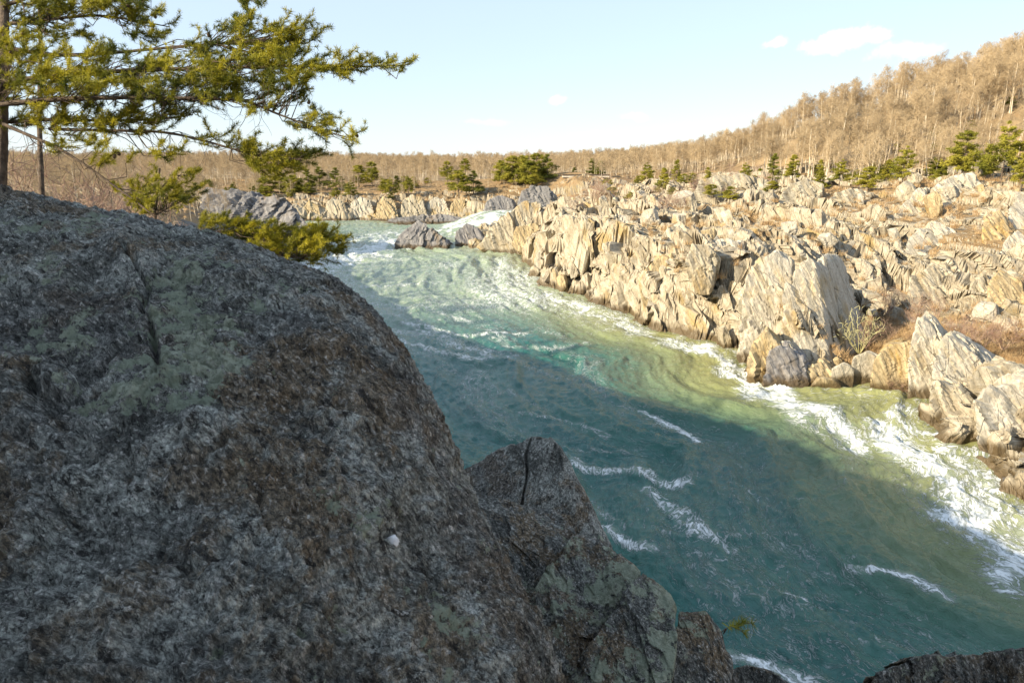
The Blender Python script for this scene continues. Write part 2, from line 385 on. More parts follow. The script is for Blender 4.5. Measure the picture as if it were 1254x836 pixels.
# sideways slabs so that cliff faces are broken, not combed
Q = foliate(V, (-.35, 0, .94)) * np.array([.50, .15, .26])
cc, e, r = cells(Q, 77)
V = V + np.c_[(r[:, 0] - .5) * 1.7, -(r[:, 1] - .5) * 2.6, (r[:, 2] - .5) * .3] * amp[:, None]
Q = foliate(V, (-.35, 0, .94)) * np.array([2.0, .6, 1.0]); cc, e, r = cells(Q, 78)
V = V + np.c_[(r[:, 0] - .5) * .30, -(r[:, 1] - .5) * .6, (r[:, 2] - .5) * .15] * amp[:, None]
V += np.c_[fbm(V * 1.7, 3, 3), fbm(V * 1.7, 3, 4), fbm(V * 1.7, 3, 5)] * .08 * amp[:, None]
me = mesh_from('rocky_bank', V, grid_faces(nu, nv), False, [M_bankT])
lit = np.clip(gul * 1.0 + .34 * sstep(88, 110, P[:, 1]) + sstep(13.0, 15.5, h) * .9 + .15 * vnoise(V / 7, 60) + .62 * open_, 0, 1)
attr(me, 'litter', lit)
tag(obj('rocky_bank', me), kind='structure')

# far bank
P, nu, nv = fan('f', 176, 262, 1.0022, -.62, .22, 520)
h, s, H = land(P)
amp = sstep(-1, 1.5, s) * (1 - sstep(5, 22, s) * .8) * .75
hz = h * (1 - .30 * sstep(-.2, .6, vnoise(np.c_[P / 9, P[:, 0] * 0], 91)) * sstep(14, 3, s)) + crag2d(P, s, amp, 5, ((7.5, 1.1), (3.4, .6), (1.3, .3)), rot=62)
V = np.c_[P, hz]; Q = V / np.array([2.2, 2.2, 2.0]); cc, e, r = cells(Q, 78); V = V + (r - .5) * 1.3 * amp[:, None] * np.array([1, 1, .4])
me = mesh_from('far_bank', V, grid_faces(nu, nv), False, [M_bankT]); attr(me, 'litter', np.clip(sstep(3, 8, s), 0, 1) * .9)
tag(obj('far_bank', me), kind='structure')

# left bank
xs = np.linspace(-70, 11.5, 420); ys = np.linspace(-14, 178, 640)
P = np.stack(np.meshgrid(xs, ys, indexing='ij'), -1).reshape(-1, 2)
h, s, H = land(P)
h = np.where((sdist(P) < -4.5) | (poly_dist(P, RIV[2:30]) < poly_dist(P, RIV[45:])), -3.4, h)
near = np.exp(-(np.maximum(0, np.abs(P[:, 0] - 1) - 3) ** 2 + np.maximum(0, np.abs(P[:, 1] - 5) - 5) ** 2) / 4)
amp = sstep(-1, 1.5, s) * (.45) * (1 - .5 * near) * (h > -3.3)
hz = h + crag2d(P, s, amp, 9)
me = mesh_from('left_bank', np.c_[P, hz], grid_faces(len(xs), len(ys)), False, [M_leftT]); attr(me, 'litter', np.clip(.9 * sstep(8, 14, s), 0, 1))
tag(obj('left_bank', me), kind='structure')

# the ground out to the horizon
def warpax(a, b, n, lo, hi, m):
    core = np.linspace(a, b, n); up = b + np.geomspace(6, hi - b, m); dn = a - np.geomspace(6, a - lo, m)[::-1]; return np.concatenate([dn, core, up])
xs = warpax(-260, 300, 150, -3600, 3600, 34); ys = warpax(-120, 520, 170, -900, 4200, 36)
P = np.stack(np.meshgrid(xs, ys, indexing='ij'), -1).reshape(-1, 2)
h, s, H = land(P)
patch = sstep(190, 170, P[:, 1]) * sstep(16, 12, H)
hz = np.where(s < 8, np.minimum(h - 3.0, wlevel(P) - 3.2), h - 1.6 * np.clip(patch + ((P[:, 1] < 262) & (P[:, 1] > 170)), 0, 1))
hz = hz + sstep(450, 800, P[:, 1]) * 4 + sstep(1200, 3600, P[:, 1]) * 28 * (1 + .3 * vnoise(np.c_[P / 700, P[:, 0] * 0], 3))
me = mesh_from('ground', np.c_[P, hz], grid_faces(len(xs), len(ys)), True, [M_ground])
tag(obj('ground', me), kind='structure')

# fast sampling of the ground for placing things
def ground_z(x, y):
    h, s, H = land(np.array([[x, y]])); return float(h[0]), float(s[0])

# ------------------------------------------------------------------ rock bodies
_ico = {}
def ico(n):
    if n not in _ico:
        bm = bmesh.new(); bmesh.ops.create_icosphere(bm, subdivisions=n, radius=1)
        _ico[n] = (np.array([v.co[:] for v in bm.verts]), np.array([[v.index for v in f.verts] for f in bm.faces])); bm.free()
    return _ico[n]
def body_from_planes(N, D, n, squash=(1, 1, 1)):
    d, Fc = ico(n); d = d * np.array(squash); d /= np.linalg.norm(d, axis=1)[:, None]
    den = d @ N.T; r = np.where(den > 1e-4, D[None] / np.maximum(den, 1e-4), 1e9)
    k = 70.0; rm = r.min(1)                                    # a slightly softened minimum rounds the worn edges
    rs = -np.log(np.exp(-k * (np.minimum(r / rm[:, None], 3) - 1)).sum(1)) / k
    return d * (rm * (1 + rs))[:, None], Fc
def detail(V, c, size, amt, seed, grain=1.0, axis=(0, 0, 1)):
    """slabs split along the foliation, joints and grain on a rock body"""
    n = V - c; n /= np.linalg.norm(n, axis=1)[:, None]
    Q0 = foliate(V, axis) / (size * grain)
    Q0 = Q0 + .05 * np.c_[vnoise(Q0 * 3, seed), vnoise(Q0 * 3, seed + 1), vnoise(Q0 * 3, seed + 2)]
    Q = Q0 * np.array([4.2, .9, 1.8]); cc, e, r = cells(Q, seed + 3)
    d = (r[:, 0] - .6) * .95 + ((Q - cc) * (r - .5) * 1.0).sum(1)
    Q = Q0 * np.array([13, 3.0, 6]); cc, e, r = cells(Q, seed + 9)
    d += .42 * ((r[:, 0] - .5) * 1.2 + ((Q - cc) * (r - .5)).sum(1) * 1.3)
    d += .16 * fbm(Q0 * np.array([22, 7, 12]), 3, seed + 20)
    return V + n * (d * amt * size * .075)[:, None]
def hull_planes(P):
    bm = bmesh.new(); [bm.verts.new(p) for p in P]; r = bmesh.ops.convex_hull(bm, input=bm.verts)
    bm.normal_update(); c = P.mean(0); N = []; D = []
    for f in bm.faces:
        n = np.array(f.normal[:]); p = np.array(f.verts[0].co[:])
        if np.linalg.norm(n) < .5: continue
        dd = n @ (p - c)
        if dd < 0: n, dd = -n, -dd
        if dd > 1e-3: N.append(n); D.append(dd)
    bm.free(); return np.array(N), np.array(D), c
def hull_rock(name, pts, m, label, cat='rock', group=None, n=5, amt=1.0, seed=0, grain=1.0, axis=(-.35, 0, .94), smooth=False):
    pts = np.array(pts, float); N, D, c = hull_planes(pts)
    ext = np.ptp(pts, axis=0); size = float(np.cbrt(max(ext.prod(), 1e-6)))
    B, Fc = body_from_planes(N, D, n, squash=ext / ext.max())
    B = detail(B + c, c, size, amt, seed, grain, axis)
    base = np.array([c[0], c[1], B[:, 2].min()])
    me = mesh_from(name, B - base, Fc, smooth, [m])
    o = obj(name, me); o.location = base; tag(o, label, cat, group); return o
def fin(poly, Yf, back, m, label, lean=0.0, side=.1, **k):
    """a rock whose near face has the outline seen in the photograph, carried back by a real depth"""
    back = (((sum(p[0] for p in poly) / len(poly)) - CX) / F * back[1] + back[0] * side, back[1], back[2])
    ymin = min(p[1] for p in poly); ymax = max(p[1] for p in poly); pts = []
    for (x, y, *e) in poly:
        d = e[0] if e else 0
        f = (ymax - y) / (ymax - ymin + 1e-6)
        p = at(x, y, Yf + lean * f + d); pts.append(p)
        q = p + np.array(back) * (.75 + .25 * (1 - f)); q[2] -= abs(back[1]) * .18 * f; pts.append(q)
    z = min(p[2] for p in pts)
    for p in list(pts):
        if p[2] < z + 1.0: pts.append(p + np.array([0, 0, -1.2]))
    return hull_rock('jagged_rock', pts, m, label, **k)

G_R = 'sunlit crags along the right bank'
fin([(583, 303), (598, 283), (622, 262), (641, 246), (662, 246), (668, 268), (655, 300), (643, 313), (610, 308)], 117, (9, 9, 0), M_bank, 'large tan crag farthest along the right bank beside the white chute', lean=4, group=G_R, n=6, seed=11)
fin([(626, 300), (632, 278), (656, 272), (668, 290), (648, 312)], 114, (5, 4, 0), M_tan, 'orange stained angular block at the foot of the farthest right bank crag', lean=2, group=G_R, seed=12)
fin([(655, 314), (668, 285), (690, 252), (708, 240), (724, 246), (722, 275), (700, 300), (672, 320)], 104, (10, 8, 0), M_bank, 'steep ribbed tan crag rising right of the farthest bank crag', lean=5, group=G_R, n=6, seed=13)
fin([(651, 338), (656, 312), (672, 297), (700, 292), (704, 310), (690, 335), (668, 350)], 93, (8, 8, 0), M_pale, 'smooth pale whale backed rock jutting from the right bank into the water', lean=2, group=G_R, n=6, seed=14, amt=.8)
fin([(690, 352), (700, 318), (735, 282), (760, 262), (782, 268), (776, 310), (748, 352), (735, 378), (708, 370)], 84, (10, 8, 0), M_pale, 'broad pale slanting crag behind the whale backed rock', lean=7, group=G_R, n=6, seed=15)
fin([(748, 384), (752, 345), (775, 315), (800, 290), (826, 268), (846, 285), (845, 340), (836, 408), (796, 403)], 69, (10, 8, 0), M_bank, 'big blocky tan bluff at the middle of the right bank', lean=6, group=G_R, n=6, seed=16)
fin([(782, 345), (800, 318), (822, 310), (830, 340), (826, 400), (795, 400)], 65, (5, 5, 0), M_tan, 'flat faced golden slab on the front of the middle bluff', lean=2, group=G_R, seed=17)
fin([(832, 412), (838, 350), (852, 312), (878, 290), (905, 292), (912, 335), (905, 430), (868, 424)], 59, (10, 8, 0), M_pale, 'tall grey white bluff with vertical ribs on the right bank', lean=5, side=.3, group=G_R, n=6, seed=18)
fin([(838, 318), (846, 298), (868, 300), (880, 318), (872, 345), (850, 345)], 58, (4, 4, 0), M_bank, 'rounded hollowed rock knob high on the ribbed bluff', lean=1, group=G_R, seed=19)
fin([(900, 435), (904, 360), (922, 322), (952, 306), (972, 318), (968, 400), (955, 470), (924, 462)], 50.5, (7, 9, 0), M_pale, 'high pale crag left of the knife edged fin', lean=4, group=G_R, n=6, seed=20)
fin([(955, 440), (960, 350), (975, 318), (990, 308), (998, 318), (1004, 380), (1018, 455), (1008, 470), (985, 472)], 47.5, (4.5, 6, 0), M_pale, 'tall knife edged fin whose right side lies in deep shadow', lean=3.5, side=.75, group=G_R, n=6, seed=21)
fin([(915, 460), (918, 425), (938, 402), (958, 425), (962, 470), (930, 466)], 45.6, (4, 4, 0), M_tan, 'brown wedge at the waterline below the high pale crag', lean=1.5, group=G_R, seed=22)
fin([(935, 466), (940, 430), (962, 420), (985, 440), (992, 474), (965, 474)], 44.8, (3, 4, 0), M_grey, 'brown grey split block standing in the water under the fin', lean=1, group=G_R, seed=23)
fin([(985, 474), (990, 448), (1006, 440), (1022, 458), (1020, 473)], 45.0, (2.5, 3, 0), M_tan, 'low brown block in the corner right of the split block', lean=1, group=G_R, seed=24)
fin([(1019, 470), (1018, 452), (1032, 444), (1046, 452), (1045, 468)], 45.2, (1.6, 1.6, 0), M_pale, 'small white rounded boulder at the mouth of the dry gully', group=G_R, n=5, seed=25, amt=.5)
fin([(1042, 462), (1044, 438), (1062, 430), (1078, 438), (1076, 458), (1058, 466)], 45.6, (2, 2, 0), M_pale, 'larger white boulder at the mouth of the dry gully', group=G_R, n=5, seed=26, amt=.5)
fin([(992, 474), (1000, 462), (1020, 464), (1030, 474)], 44.4, (1.6, 1.6, 0), M_tan, 'low yellow stained boulder lapped by the water left of the white ones', group=G_R, n=4, seed=27, amt=.5)
fin([(1064, 474), (1070, 442), (1085, 424), (1112, 418), (1124, 440), (1122, 478)], 44.0, (5, 5, 0), M_tan, 'square brown faced block on the shore right of the white boulders', lean=1, group=G_R, n=6, seed=28, amt=.8)
fin([(1112, 486), (1110, 430), (1118, 400), (1128, 384), (1142, 396), (1160, 430), (1160, 470), (1140, 490)], 42.3, (7, 5, 0), M_pale, 'sharp pointed slab fin leaning left on the right shore', lean=2.5, group=G_R, n=6, seed=29)
fin([(1138, 470), (1148, 420), (1162, 408), (1190, 430), (1215, 462), (1200, 490), (1160, 490)], 41.0, (8, 5, 0), M_pale, 'long slanting slab behind the pointed fin', lean=2, group=G_R, n=6, seed=30)
fin([(1142, 538), (1138, 495), (1152, 464), (1175, 476), (1200, 505), (1202, 534), (1175, 538)], 37.2, (5, 5, 0), M_bank, 'streaked brown footed crag standing in the foaming water', lean=1.5, group=G_R, n=6, seed=31)
fin([(1200, 540), (1196, 492), (1222, 466), (1256, 462), (1300, 480), (1310, 600), (1256, 602), (1222, 575)], 32.8, (9, 7, 0), M_pale, 'massive pale crag at the right edge above the white rapid', lean=3, group=G_R, n=6, seed=32)
fin([(1224, 606), (1226, 588), (1250, 580), (1290, 590), (1290, 628), (1245, 618)], 29.6, (4, 3, 0), M_grey, 'black wet rock at the waterline below the massive crag', group=G_R, seed=33)
fin([(1180, 470), (1200, 448), (1240, 446), (1275, 470), (1250, 492)], 38.5, (8, 4, 0), M_bank, 'low ribbed ledge behind the massive crag at the right edge', lean=1, group=G_R, seed=34)
# upper slope
fin([(1080, 300), (1092, 262), (1120, 232), (1135, 226), (1140, 262), (1130, 310)], 77, (8, 8, 0), M_pale, 'tall smooth pale slab on the upper slope left of the stacked blocks', lean=6, group=G_R, n=6, seed=40, amt=.8)
fin([(1135, 262), (1140, 232), (1165, 215), (1190, 212), (1205, 228), (1190, 258), (1160, 270)], 80, (8, 8, 0), M_pale, 'rounded pale crag crest just under the big young pines', lean=4, group=G_R, n=6, seed=41)
fin([(1140, 290), (1148, 268), (1170, 262), (1182, 280), (1165, 300)], 75, (4, 4, 0), M_bank, 'cracked cube of rock below the crag crest', lean=1, group=G_R, seed=42)
fin([(1100, 330), (1110, 290), (1140, 268), (1180, 290), (1195, 330), (1160, 345)], 66, (10, 8, 0), M_pale, 'wide pale rock dome in the middle of the upper slope', lean=5, group=G_R, n=6, seed=43)
fin([(1200, 320), (1206, 268), (1225, 258), (1246, 300), (1244, 330)], 64, (5, 6, 0), M_tan, 'upright brown slab near the right edge of the upper slope', lean=4, group=G_R, n=6, seed=44)
fin([(1206, 400), (1208, 350), (1222, 330), (1250, 345), (1262, 400), (1240, 410)], 53, (6, 6, 0), M_tan, 'smooth leaning tan block beside the brown brush at the right edge', lean=3, group=G_R, n=6, seed=45)
fin([(1110, 370), (1118, 340), (1140, 322), (1165, 340), (1180, 380), (1150, 392)], 58, (7, 6, 0), M_bank, 'ribbed tan outcrop above the brown brush of the gully', lean=3, group=G_R, n=6, seed=46)
fin([(1232, 270), (1240, 232), (1275, 226), (1320, 240), (1320, 290), (1260, 290)], 68, (9, 8, 0), M_pale, 'broad pale crest rock cut by the right edge under the pines', lean=4, group=G_R, n=6, seed=47)
fin([(955, 245), (962, 226), (985, 218), (1008, 226), (1004, 250), (975, 255)], 93, (6, 6, 0), M_bank, 'isolated crest rock with a dark hollow under the small cedars', lean=2, group=G_R, seed=48)
fin([(845, 245), (858, 220), (880, 214), (930, 216), (950, 222), (940, 250), (890, 256)], 108, (12, 8, 0), M_bank, 'long low crest outcrop at the left end of the upper slope', lean=3, group=G_R, n=6, seed=49)
fin([(1010, 262), (1020, 236), (1045, 228), (1070, 236), (1066, 262), (1040, 272)], 88, (7, 7, 0), M_bank, 'grey tan crest block between the cedars and the pale slab', lean=3, group=G_R, seed=50)
fin([(1180, 380), (1186, 345), (1204, 332), (1216, 360), (1210, 395)], 55.5, (4, 5, 0), M_bank, 'narrow split slab left of the smooth leaning block', lean=3, group=G_R, seed=51)
fin([(1215, 350), (1228, 300), (1246, 282), (1268, 300), (1268, 352)], 60, (6, 6, 0), M_pale, 'pale tilted slab behind the upright brown slab', lean=4, group=G_R, n=6, seed=52)
# island, left grey rock, chute rocks, far dark cliff
o1 = fin([(481, 307), (486, 290), (499, 277), (513, 271), (526, 279), (540, 289), (552, 300), (540, 308), (505, 308)], 124, (3, 7, 0), M_grey, 'small blue grey rock island in the middle of the river', lean=3, n=6, seed=60, axis=(.5, 0, .85), cat='rock island')
fin([(556, 298), (558, 282), (572, 274), (585, 280), (592, 292), (582, 304)], 127, (5, 5, 0), M_grey, 'grey boulder between the river island and the farthest crag', lean=2, seed=62)
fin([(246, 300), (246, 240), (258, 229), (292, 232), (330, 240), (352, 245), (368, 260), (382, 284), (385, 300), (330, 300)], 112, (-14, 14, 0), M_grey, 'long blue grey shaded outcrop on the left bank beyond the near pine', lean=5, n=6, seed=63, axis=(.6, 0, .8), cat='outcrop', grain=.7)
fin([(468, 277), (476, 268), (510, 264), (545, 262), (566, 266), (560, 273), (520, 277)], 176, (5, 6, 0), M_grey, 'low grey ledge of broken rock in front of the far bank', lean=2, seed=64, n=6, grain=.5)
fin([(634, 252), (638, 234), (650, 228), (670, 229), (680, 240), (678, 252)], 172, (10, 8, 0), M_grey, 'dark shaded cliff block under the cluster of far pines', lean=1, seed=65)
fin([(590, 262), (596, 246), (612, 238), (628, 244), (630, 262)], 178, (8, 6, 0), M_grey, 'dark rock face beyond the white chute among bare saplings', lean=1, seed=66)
fx = [(372, 392, 246), (398, 424, 243), (430, 456, 241), (462, 486, 240), (494, 520, 238), (524, 548, 240), (552, 572, 242)]
fl = ['leftmost tan buttress of the far bank', 'second tan buttress of the far bank from the left', 'tan buttress left of the middle of the far bank', 'middle buttress of the far bank cliff', 'buttress right of the middle of the far bank', 'second buttress of the far bank from the right', 'rightmost buttress of the far bank beside the chute']
for i, (a, b_, t) in enumerate(fx):
    fin([(a - 3, 272), (a, t + 8), ((a + b_) / 2 - 3, t), (b_ - 2, t + 5), (b_ + 4, 272)], 186 + (i % 3), (1, 7, 0), [M_tan, M_bank, M_pale][i % 3], fl[i], lean=3, group='buttresses of the far bank cliff', seed=70 + i)

# loose broken rocks strewn over the right bank: shapes made once, each copy a thing
protos = []
for i in range(14):
    rr = np.random.default_rng(200 + i); nn = rr.normal(size=(11, 3)); nn /= np.linalg.norm(nn, axis=1)[:, None]
    sh = np.array([[.42, .62, 1.25], [.7, .8, .8], [.55, 1.0, .6]][i % 3])
    nn = np.vstack([nn, np.eye(3), -np.eye(3)])
    D = np.linalg.norm(nn * sh, axis=1) * rr.uniform(.75, 1.0, len(nn))
    B, Fc = body_from_planes(nn, D, 4, squash=sh / sh.max())
    B = detail(B, np.zeros(3), 1.4, .8, 300 + i)
    me = mesh_from('broken_rock', B, Fc, False, [[M_bank, M_pale, M_bank, M_tan, M_pale][i % 5]])
    protos.append(Proto(obj('broken_rock', me)))
GB = 'broken rocks strewn over the right bank'
cand = []
for k in range(9000):
    px = rng.uniform(560, 1260); Y = math.exp(rng.uniform(math.log(30), math.log(135))); cand.append(((px - CX) / F * Y * 1.03, Y))
cand = np.array(cand); hc, sc_, Hc = land(cand)
ok = (sc_ > -.4) & (cand[:, 0] > 12 - (cand[:, 1] - 66) * .36) & (hc < 14.5)
cand = cand[ok]; hc = hc[ok]; sc_ = sc_[ok]
n = 0
for (x, y), z, s_ in zip(cand, hc, sc_):
    if n >= 80: break
    g_ = float(math.exp(-(poly_dist(np.array([[x, y]]), gl)[0] / 5.0) ** 4))
    if g_ > rng.uniform(0, .8): continue
    edge = s_ < 2.0
    if not edge and rng.uniform() < .35: continue
    sz = (.35 + .9 * rng.uniform() ** 2) * (.7 + y / 90) * (.75 if edge else 1)
    i = int(rng.integers(14))
    lab = 'broken tan rock at the waterline of the right bank' if edge else ('broken pale rock on the sunlit upper slope of the right bank' if z > 8.5 else 'broken tan rock among the crags of the right bank')
    protos[i].place((x, y, z + sz * .15), rng.uniform(-.5, .5), (sz, sz * rng.uniform(.8, 1.2), sz * rng.uniform(.8, 1.2)), rx=rng.uniform(-.3, .2), ry=rng.uniform(-.75, -.1),
                    label=lab, cat='rock', group=GB + (' at the waterline' if edge else (' upper slope' if z > 8.5 else '')))
    n += 1

# ------------------------------------------------------------------ the big near boulder
sil = [(-1300, 520, 5.2), (-900, 360, 5.0), (-560, 280, 4.6), (-260, 238, 4.0), (-120, 224, 3.7), (0, 226, 3.4), (60, 236, 3.35), (120, 252, 3.3), (180, 266, 3.25), (240, 280, 3.2), (300, 297, 3.15), (350, 312, 3.1), (395, 328, 3.05), (430, 354, 3.0), (465, 387, 2.95), (500, 428, 2.9), (530, 478, 2.85), (552, 530, 2.8), (566, 575, 2.75), (590, 628, 2.7), (630, 690, 2.6), (662, 750, 2.5), (692, 836, 2.4), (715, 940, 2.35), (735, 1120, 2.3), (740, 1500, 2.3)]
sil = np.array(sil, float)
arc = np.r_[0, np.cumsum(np.linalg.norm(np.diff(sil[:, :2], axis=0), axis=1))]
U = 760; ua = np.interp(np.linspace(0, 1, U), [0, .18, .9, 1], [0, arc[3], arc[-3], arc[-1]])
sm = np.stack([np.interp(ua, arc, sil[:, k]) for k in range(3)], 1)
kern = np.hanning(31); kern /= kern.sum()
smp = np.pad(sm, ((15, 15), (0, 0)), 'edge'); sm = np.stack([np.convolve(smp[:, k], kern, 'valid') for k in range(3)], 1)
C = np.array([60, 1250, 1.05])
th = np.concatenate([np.linspace(-math.pi / 2, 0, 60)[:-1], np.linspace(0, 1, 420) ** 1.25 * math.pi / 2])
A = (1 - np.cos(th)) ; Bq = np.sin(th)
V = np.zeros((U, len(th), 3)); PX = np.zeros((U, len(th), 2))
for jn in range(len(th)):
    q = sm[:, :2] + (C[:2] - sm[:, :2]) * (A[jn] if th[jn] > 0 else A[jn] * .55)
    t = np.where(Bq[jn] >= 0, sm[:, 2] + (C[2] - sm[:, 2]) * Bq[jn], sm[:, 2] - Bq[jn] * 1.7)
    PX[:, jn] = q
    a = (q[:, 0] - CX) / F; b_ = (CY - q[:, 1]) / F
    V[:, jn] = np.c_[a, cp + b_ * sp, -sp + b_ * cp] * t[:, None] + np.array([0, 0, EYE])
nu, nv = U, len(th); Vf = V.reshape(-1, 3); px = PX.reshape(-1, 2)
du = np.gradient(V, axis=0); dv = np.gradient(V, axis=1); N = np.cross(du, dv).reshape(-1, 3); N /= np.linalg.norm(N, axis=1)[:, None] + 1e-9
if N[nu // 2 * nv + nv // 2] @ (np.array([0, 0, EYE]) - Vf[nu // 2 * nv + nv // 2]) < 0: N = -N
ax = np.array([.3, .3, -.9]); ax /= np.linalg.norm(ax)
al = (Vf @ ax)[:, None] * ax
Q = (Vf - al) + al * .4
thv = np.repeat(th[None], U, 0).ravel(); keepline = 1 - .92 * np.exp(-(thv / .55) ** 2)     # the skyline stays close to the seen outline
d = .085 * fbm(Vf * 1.3, 3, 1) * keepline - .03 * (1 - keepline) + .034 * fbm(Q * 5.5, 5, 5, .55) * (.35 + .65 * keepline) - .02 * keepline
cc, e, r = cells(Q * 4.0 + .4 * np.c_[vnoise(Vf * 4, 31), vnoise(Vf * 4, 32), vnoise(Vf * 4, 33)], 11)
d += .030 * ((r[:, 0] - .5) + ((Q * 4 - cc) * (r - .5)).sum(1) * .8) * sstep(-.3, .5, fbm(Vf * .9, 2, 8))
d += .014 * fbm(Q * 17, 4, 9, .6, ridge=True) + .006 * fbm(Q * 45, 3, 19, .6)
def groove(L, w, dep):
    L = np.array(L, float); wob = np.c_[fbm(Vf * 7, 3, 51), fbm(Vf * 7, 3, 52)] * 13
    dd = poly_dist(px + wob, L); return -dep * np.exp(-(dd / w) ** 2)
d += groove([(160, 312), (182, 340), (176, 362), (196, 384), (190, 404), (150, 418), (118, 424)], 3.2, .055)
d += groove([(192, 402), (196, 440), (205, 450)], 4, .05) + groove([(20, 455), (55, 478), (90, 462), (120, 448)], 7, .05)
d += groove([(0, 470), (30, 452), (70, 470)], 5, .04) + groove([(150, 418), (90, 440), (60, 478)], 5, .045) + groove([(196, 440), (240, 436), (280, 450)], 4, .025)
d += groove([(330, 560), (340, 620), (390, 690), (400, 760)], 5, .02) + groove([(470, 560), (520, 640), (560, 720), (600, 836)], 5, .022) + groove([(330, 330), (360, 400), (380, 480)], 6, .012)
d += .05 * np.exp(-(poly_dist(px, np.array([[165, 330], [150, 300.]])) / 22) ** 2) + .03 * np.exp(-(poly_dist(px, np.array([[235, 330.], [300, 350]])) / 14) ** 2)

Vb = Vf + N * d[:, None]
base = np.array([-3.0, 2.6, Vb[:, 2].min()])
me = mesh_from('boulder', Vb - base, grid_faces(nu, nv), True, [M_boulder])
lc = np.zeros(len(px))
for (x, y, rx, ry, w) in [(105, 280, 40, 22, 1), (60, 310, 70, 40, .75), (230, 330, 60, 45, .95), (250, 300, 90, 25, .6), (240, 420, 90, 60, .8), (80, 420, 60, 40, .7), (300, 400, 100, 60, .45), (300, 545, 28, 14, .7), (360, 380, 40, 30, .3), (440, 740, 30, 60, .35), (120, 470, 60, 14, .6), (20, 270, 50, 25, .6)]:
    lc = np.maximum(lc, w * np.exp(-((px[:, 0] - x) / rx) ** 2 - ((px[:, 1] - y) / ry) ** 2))
attr(me, 'lichen', lc * 1.1 - .12)
bo = obj('boulder', me); bo.location = base
tag(bo, 'huge rounded grey boulder with green lichen filling the lower left foreground', 'boulder')
# chalky patch on its right flank
i0 = int(np.argmin(np.linalg.norm(px[nu and 0:] - np.array([504, 652]), axis=1) + (np.repeat(th[None], U, 0).ravel() < 0) * 1e4))
dq, Fq = ico(3); blob = dq * np.array([.020, .010, .022]) * (1 + .18 * fbm(dq * 2.2, 3, 3))[:, None]
pm = obj('white_crust', mesh_from('white_crust', blob, Fq, True, [M_white]), bo); pm.location = Vb[i0] + N[i0] * .0 - base

def near_block(poly, t0, back, m, label, seed, n=6, amt=.55, lich=.3, grain=.8, axis=(-.2, 0, .97), extra=(), grooves=()):
    pts = []; back = ray(sum(p[0] for p in poly) / len(poly), sum(p[1] for p in poly) / len(poly)) * back[1]
    for p in poly:
        q = atd(p[0], p[1], t0 + (p[2] if len(p) > 2 else 0)); pts.append(q); pts.append(q + np.array(back))
    pts += [np.array(e) for e in extra]
    o = hull_rock('foreground_rock', pts, m, label, n=n, amt=amt, seed=seed, grain=grain, axis=axis, group='shaded blocks below the big boulder')
    if grooves:
        n_ = len(o.data.vertices); v = np.zeros(n_ * 3, np.float32); o.data.vertices.foreach_get('co', v); v = v.reshape(-1, 3).astype(float); w = v + np.array(o.location) - np.array([0, 0, EYE])
        dz = w[:, 1] * cp - w[:, 2] * sp; pxy = np.c_[w[:, 0] / dz * F + CX, CY - (w[:, 1] * sp + w[:, 2] * cp) / dz * F]
        vd = w / np.linalg.norm(w, axis=1)[:, None]
        for L, wd, dep in grooves: v = v + vd * (dep * np.exp(-(poly_dist(pxy + 2.0 * np.c_[vnoise(v * 6, 1), vnoise(v * 6, 2)], np.array(L, float)) / wd) ** 2))[:, None]
        o.data.vertices.foreach_set('co', v.astype(np.float32).ravel()); o.data.update()
    attr(o.data, 'lichen', np.full(len(o.data.vertices), lich)); return o
near_block([(540, 600, .3), (568, 572, .2), (652, 530, .1), (676, 533, 0), (690, 548, 0), (722, 620, -.2), (752, 672, -.3), (745, 720, -.5), (600, 740, -.5)], 6.2, (-.05, 1.0, -.62), M_near3, 'wedge shaped brown grey rock with a flat slanting top and a vertical crack', 80, n=7, lich=-.5, amt=.28, grooves=[([(650, 536), (644, 556), (646, 580), (640, 618)], 1.3, .07)])
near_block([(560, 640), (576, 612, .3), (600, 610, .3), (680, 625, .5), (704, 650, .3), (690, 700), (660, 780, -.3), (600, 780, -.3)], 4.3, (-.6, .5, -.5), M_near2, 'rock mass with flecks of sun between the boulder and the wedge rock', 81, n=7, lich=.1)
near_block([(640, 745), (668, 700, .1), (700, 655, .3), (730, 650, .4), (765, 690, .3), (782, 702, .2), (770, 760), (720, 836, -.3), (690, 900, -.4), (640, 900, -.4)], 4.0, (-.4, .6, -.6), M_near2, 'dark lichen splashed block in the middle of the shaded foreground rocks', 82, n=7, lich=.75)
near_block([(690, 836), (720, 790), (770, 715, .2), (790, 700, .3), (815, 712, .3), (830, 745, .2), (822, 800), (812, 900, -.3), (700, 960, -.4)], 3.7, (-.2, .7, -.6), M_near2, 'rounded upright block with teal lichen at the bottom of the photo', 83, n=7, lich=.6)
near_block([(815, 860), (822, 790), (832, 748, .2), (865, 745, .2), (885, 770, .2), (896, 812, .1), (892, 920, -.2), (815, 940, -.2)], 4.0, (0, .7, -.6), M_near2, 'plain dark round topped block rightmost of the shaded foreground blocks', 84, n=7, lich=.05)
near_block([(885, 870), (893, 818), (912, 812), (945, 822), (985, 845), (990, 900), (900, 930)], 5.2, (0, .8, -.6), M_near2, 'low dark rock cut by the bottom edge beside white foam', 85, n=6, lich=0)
near_block([(1040, 860), (1064, 826), (1110, 806), (1170, 800), (1215, 806), (1262, 792), (1330, 800), (1340, 930), (1050, 930)], 4.6, (.3, 1.2, -.7), M_near2, 'dark rough ledge along the bottom right corner of the photo', 86, n=7, lich=.1, amt=.9, grain=.6)

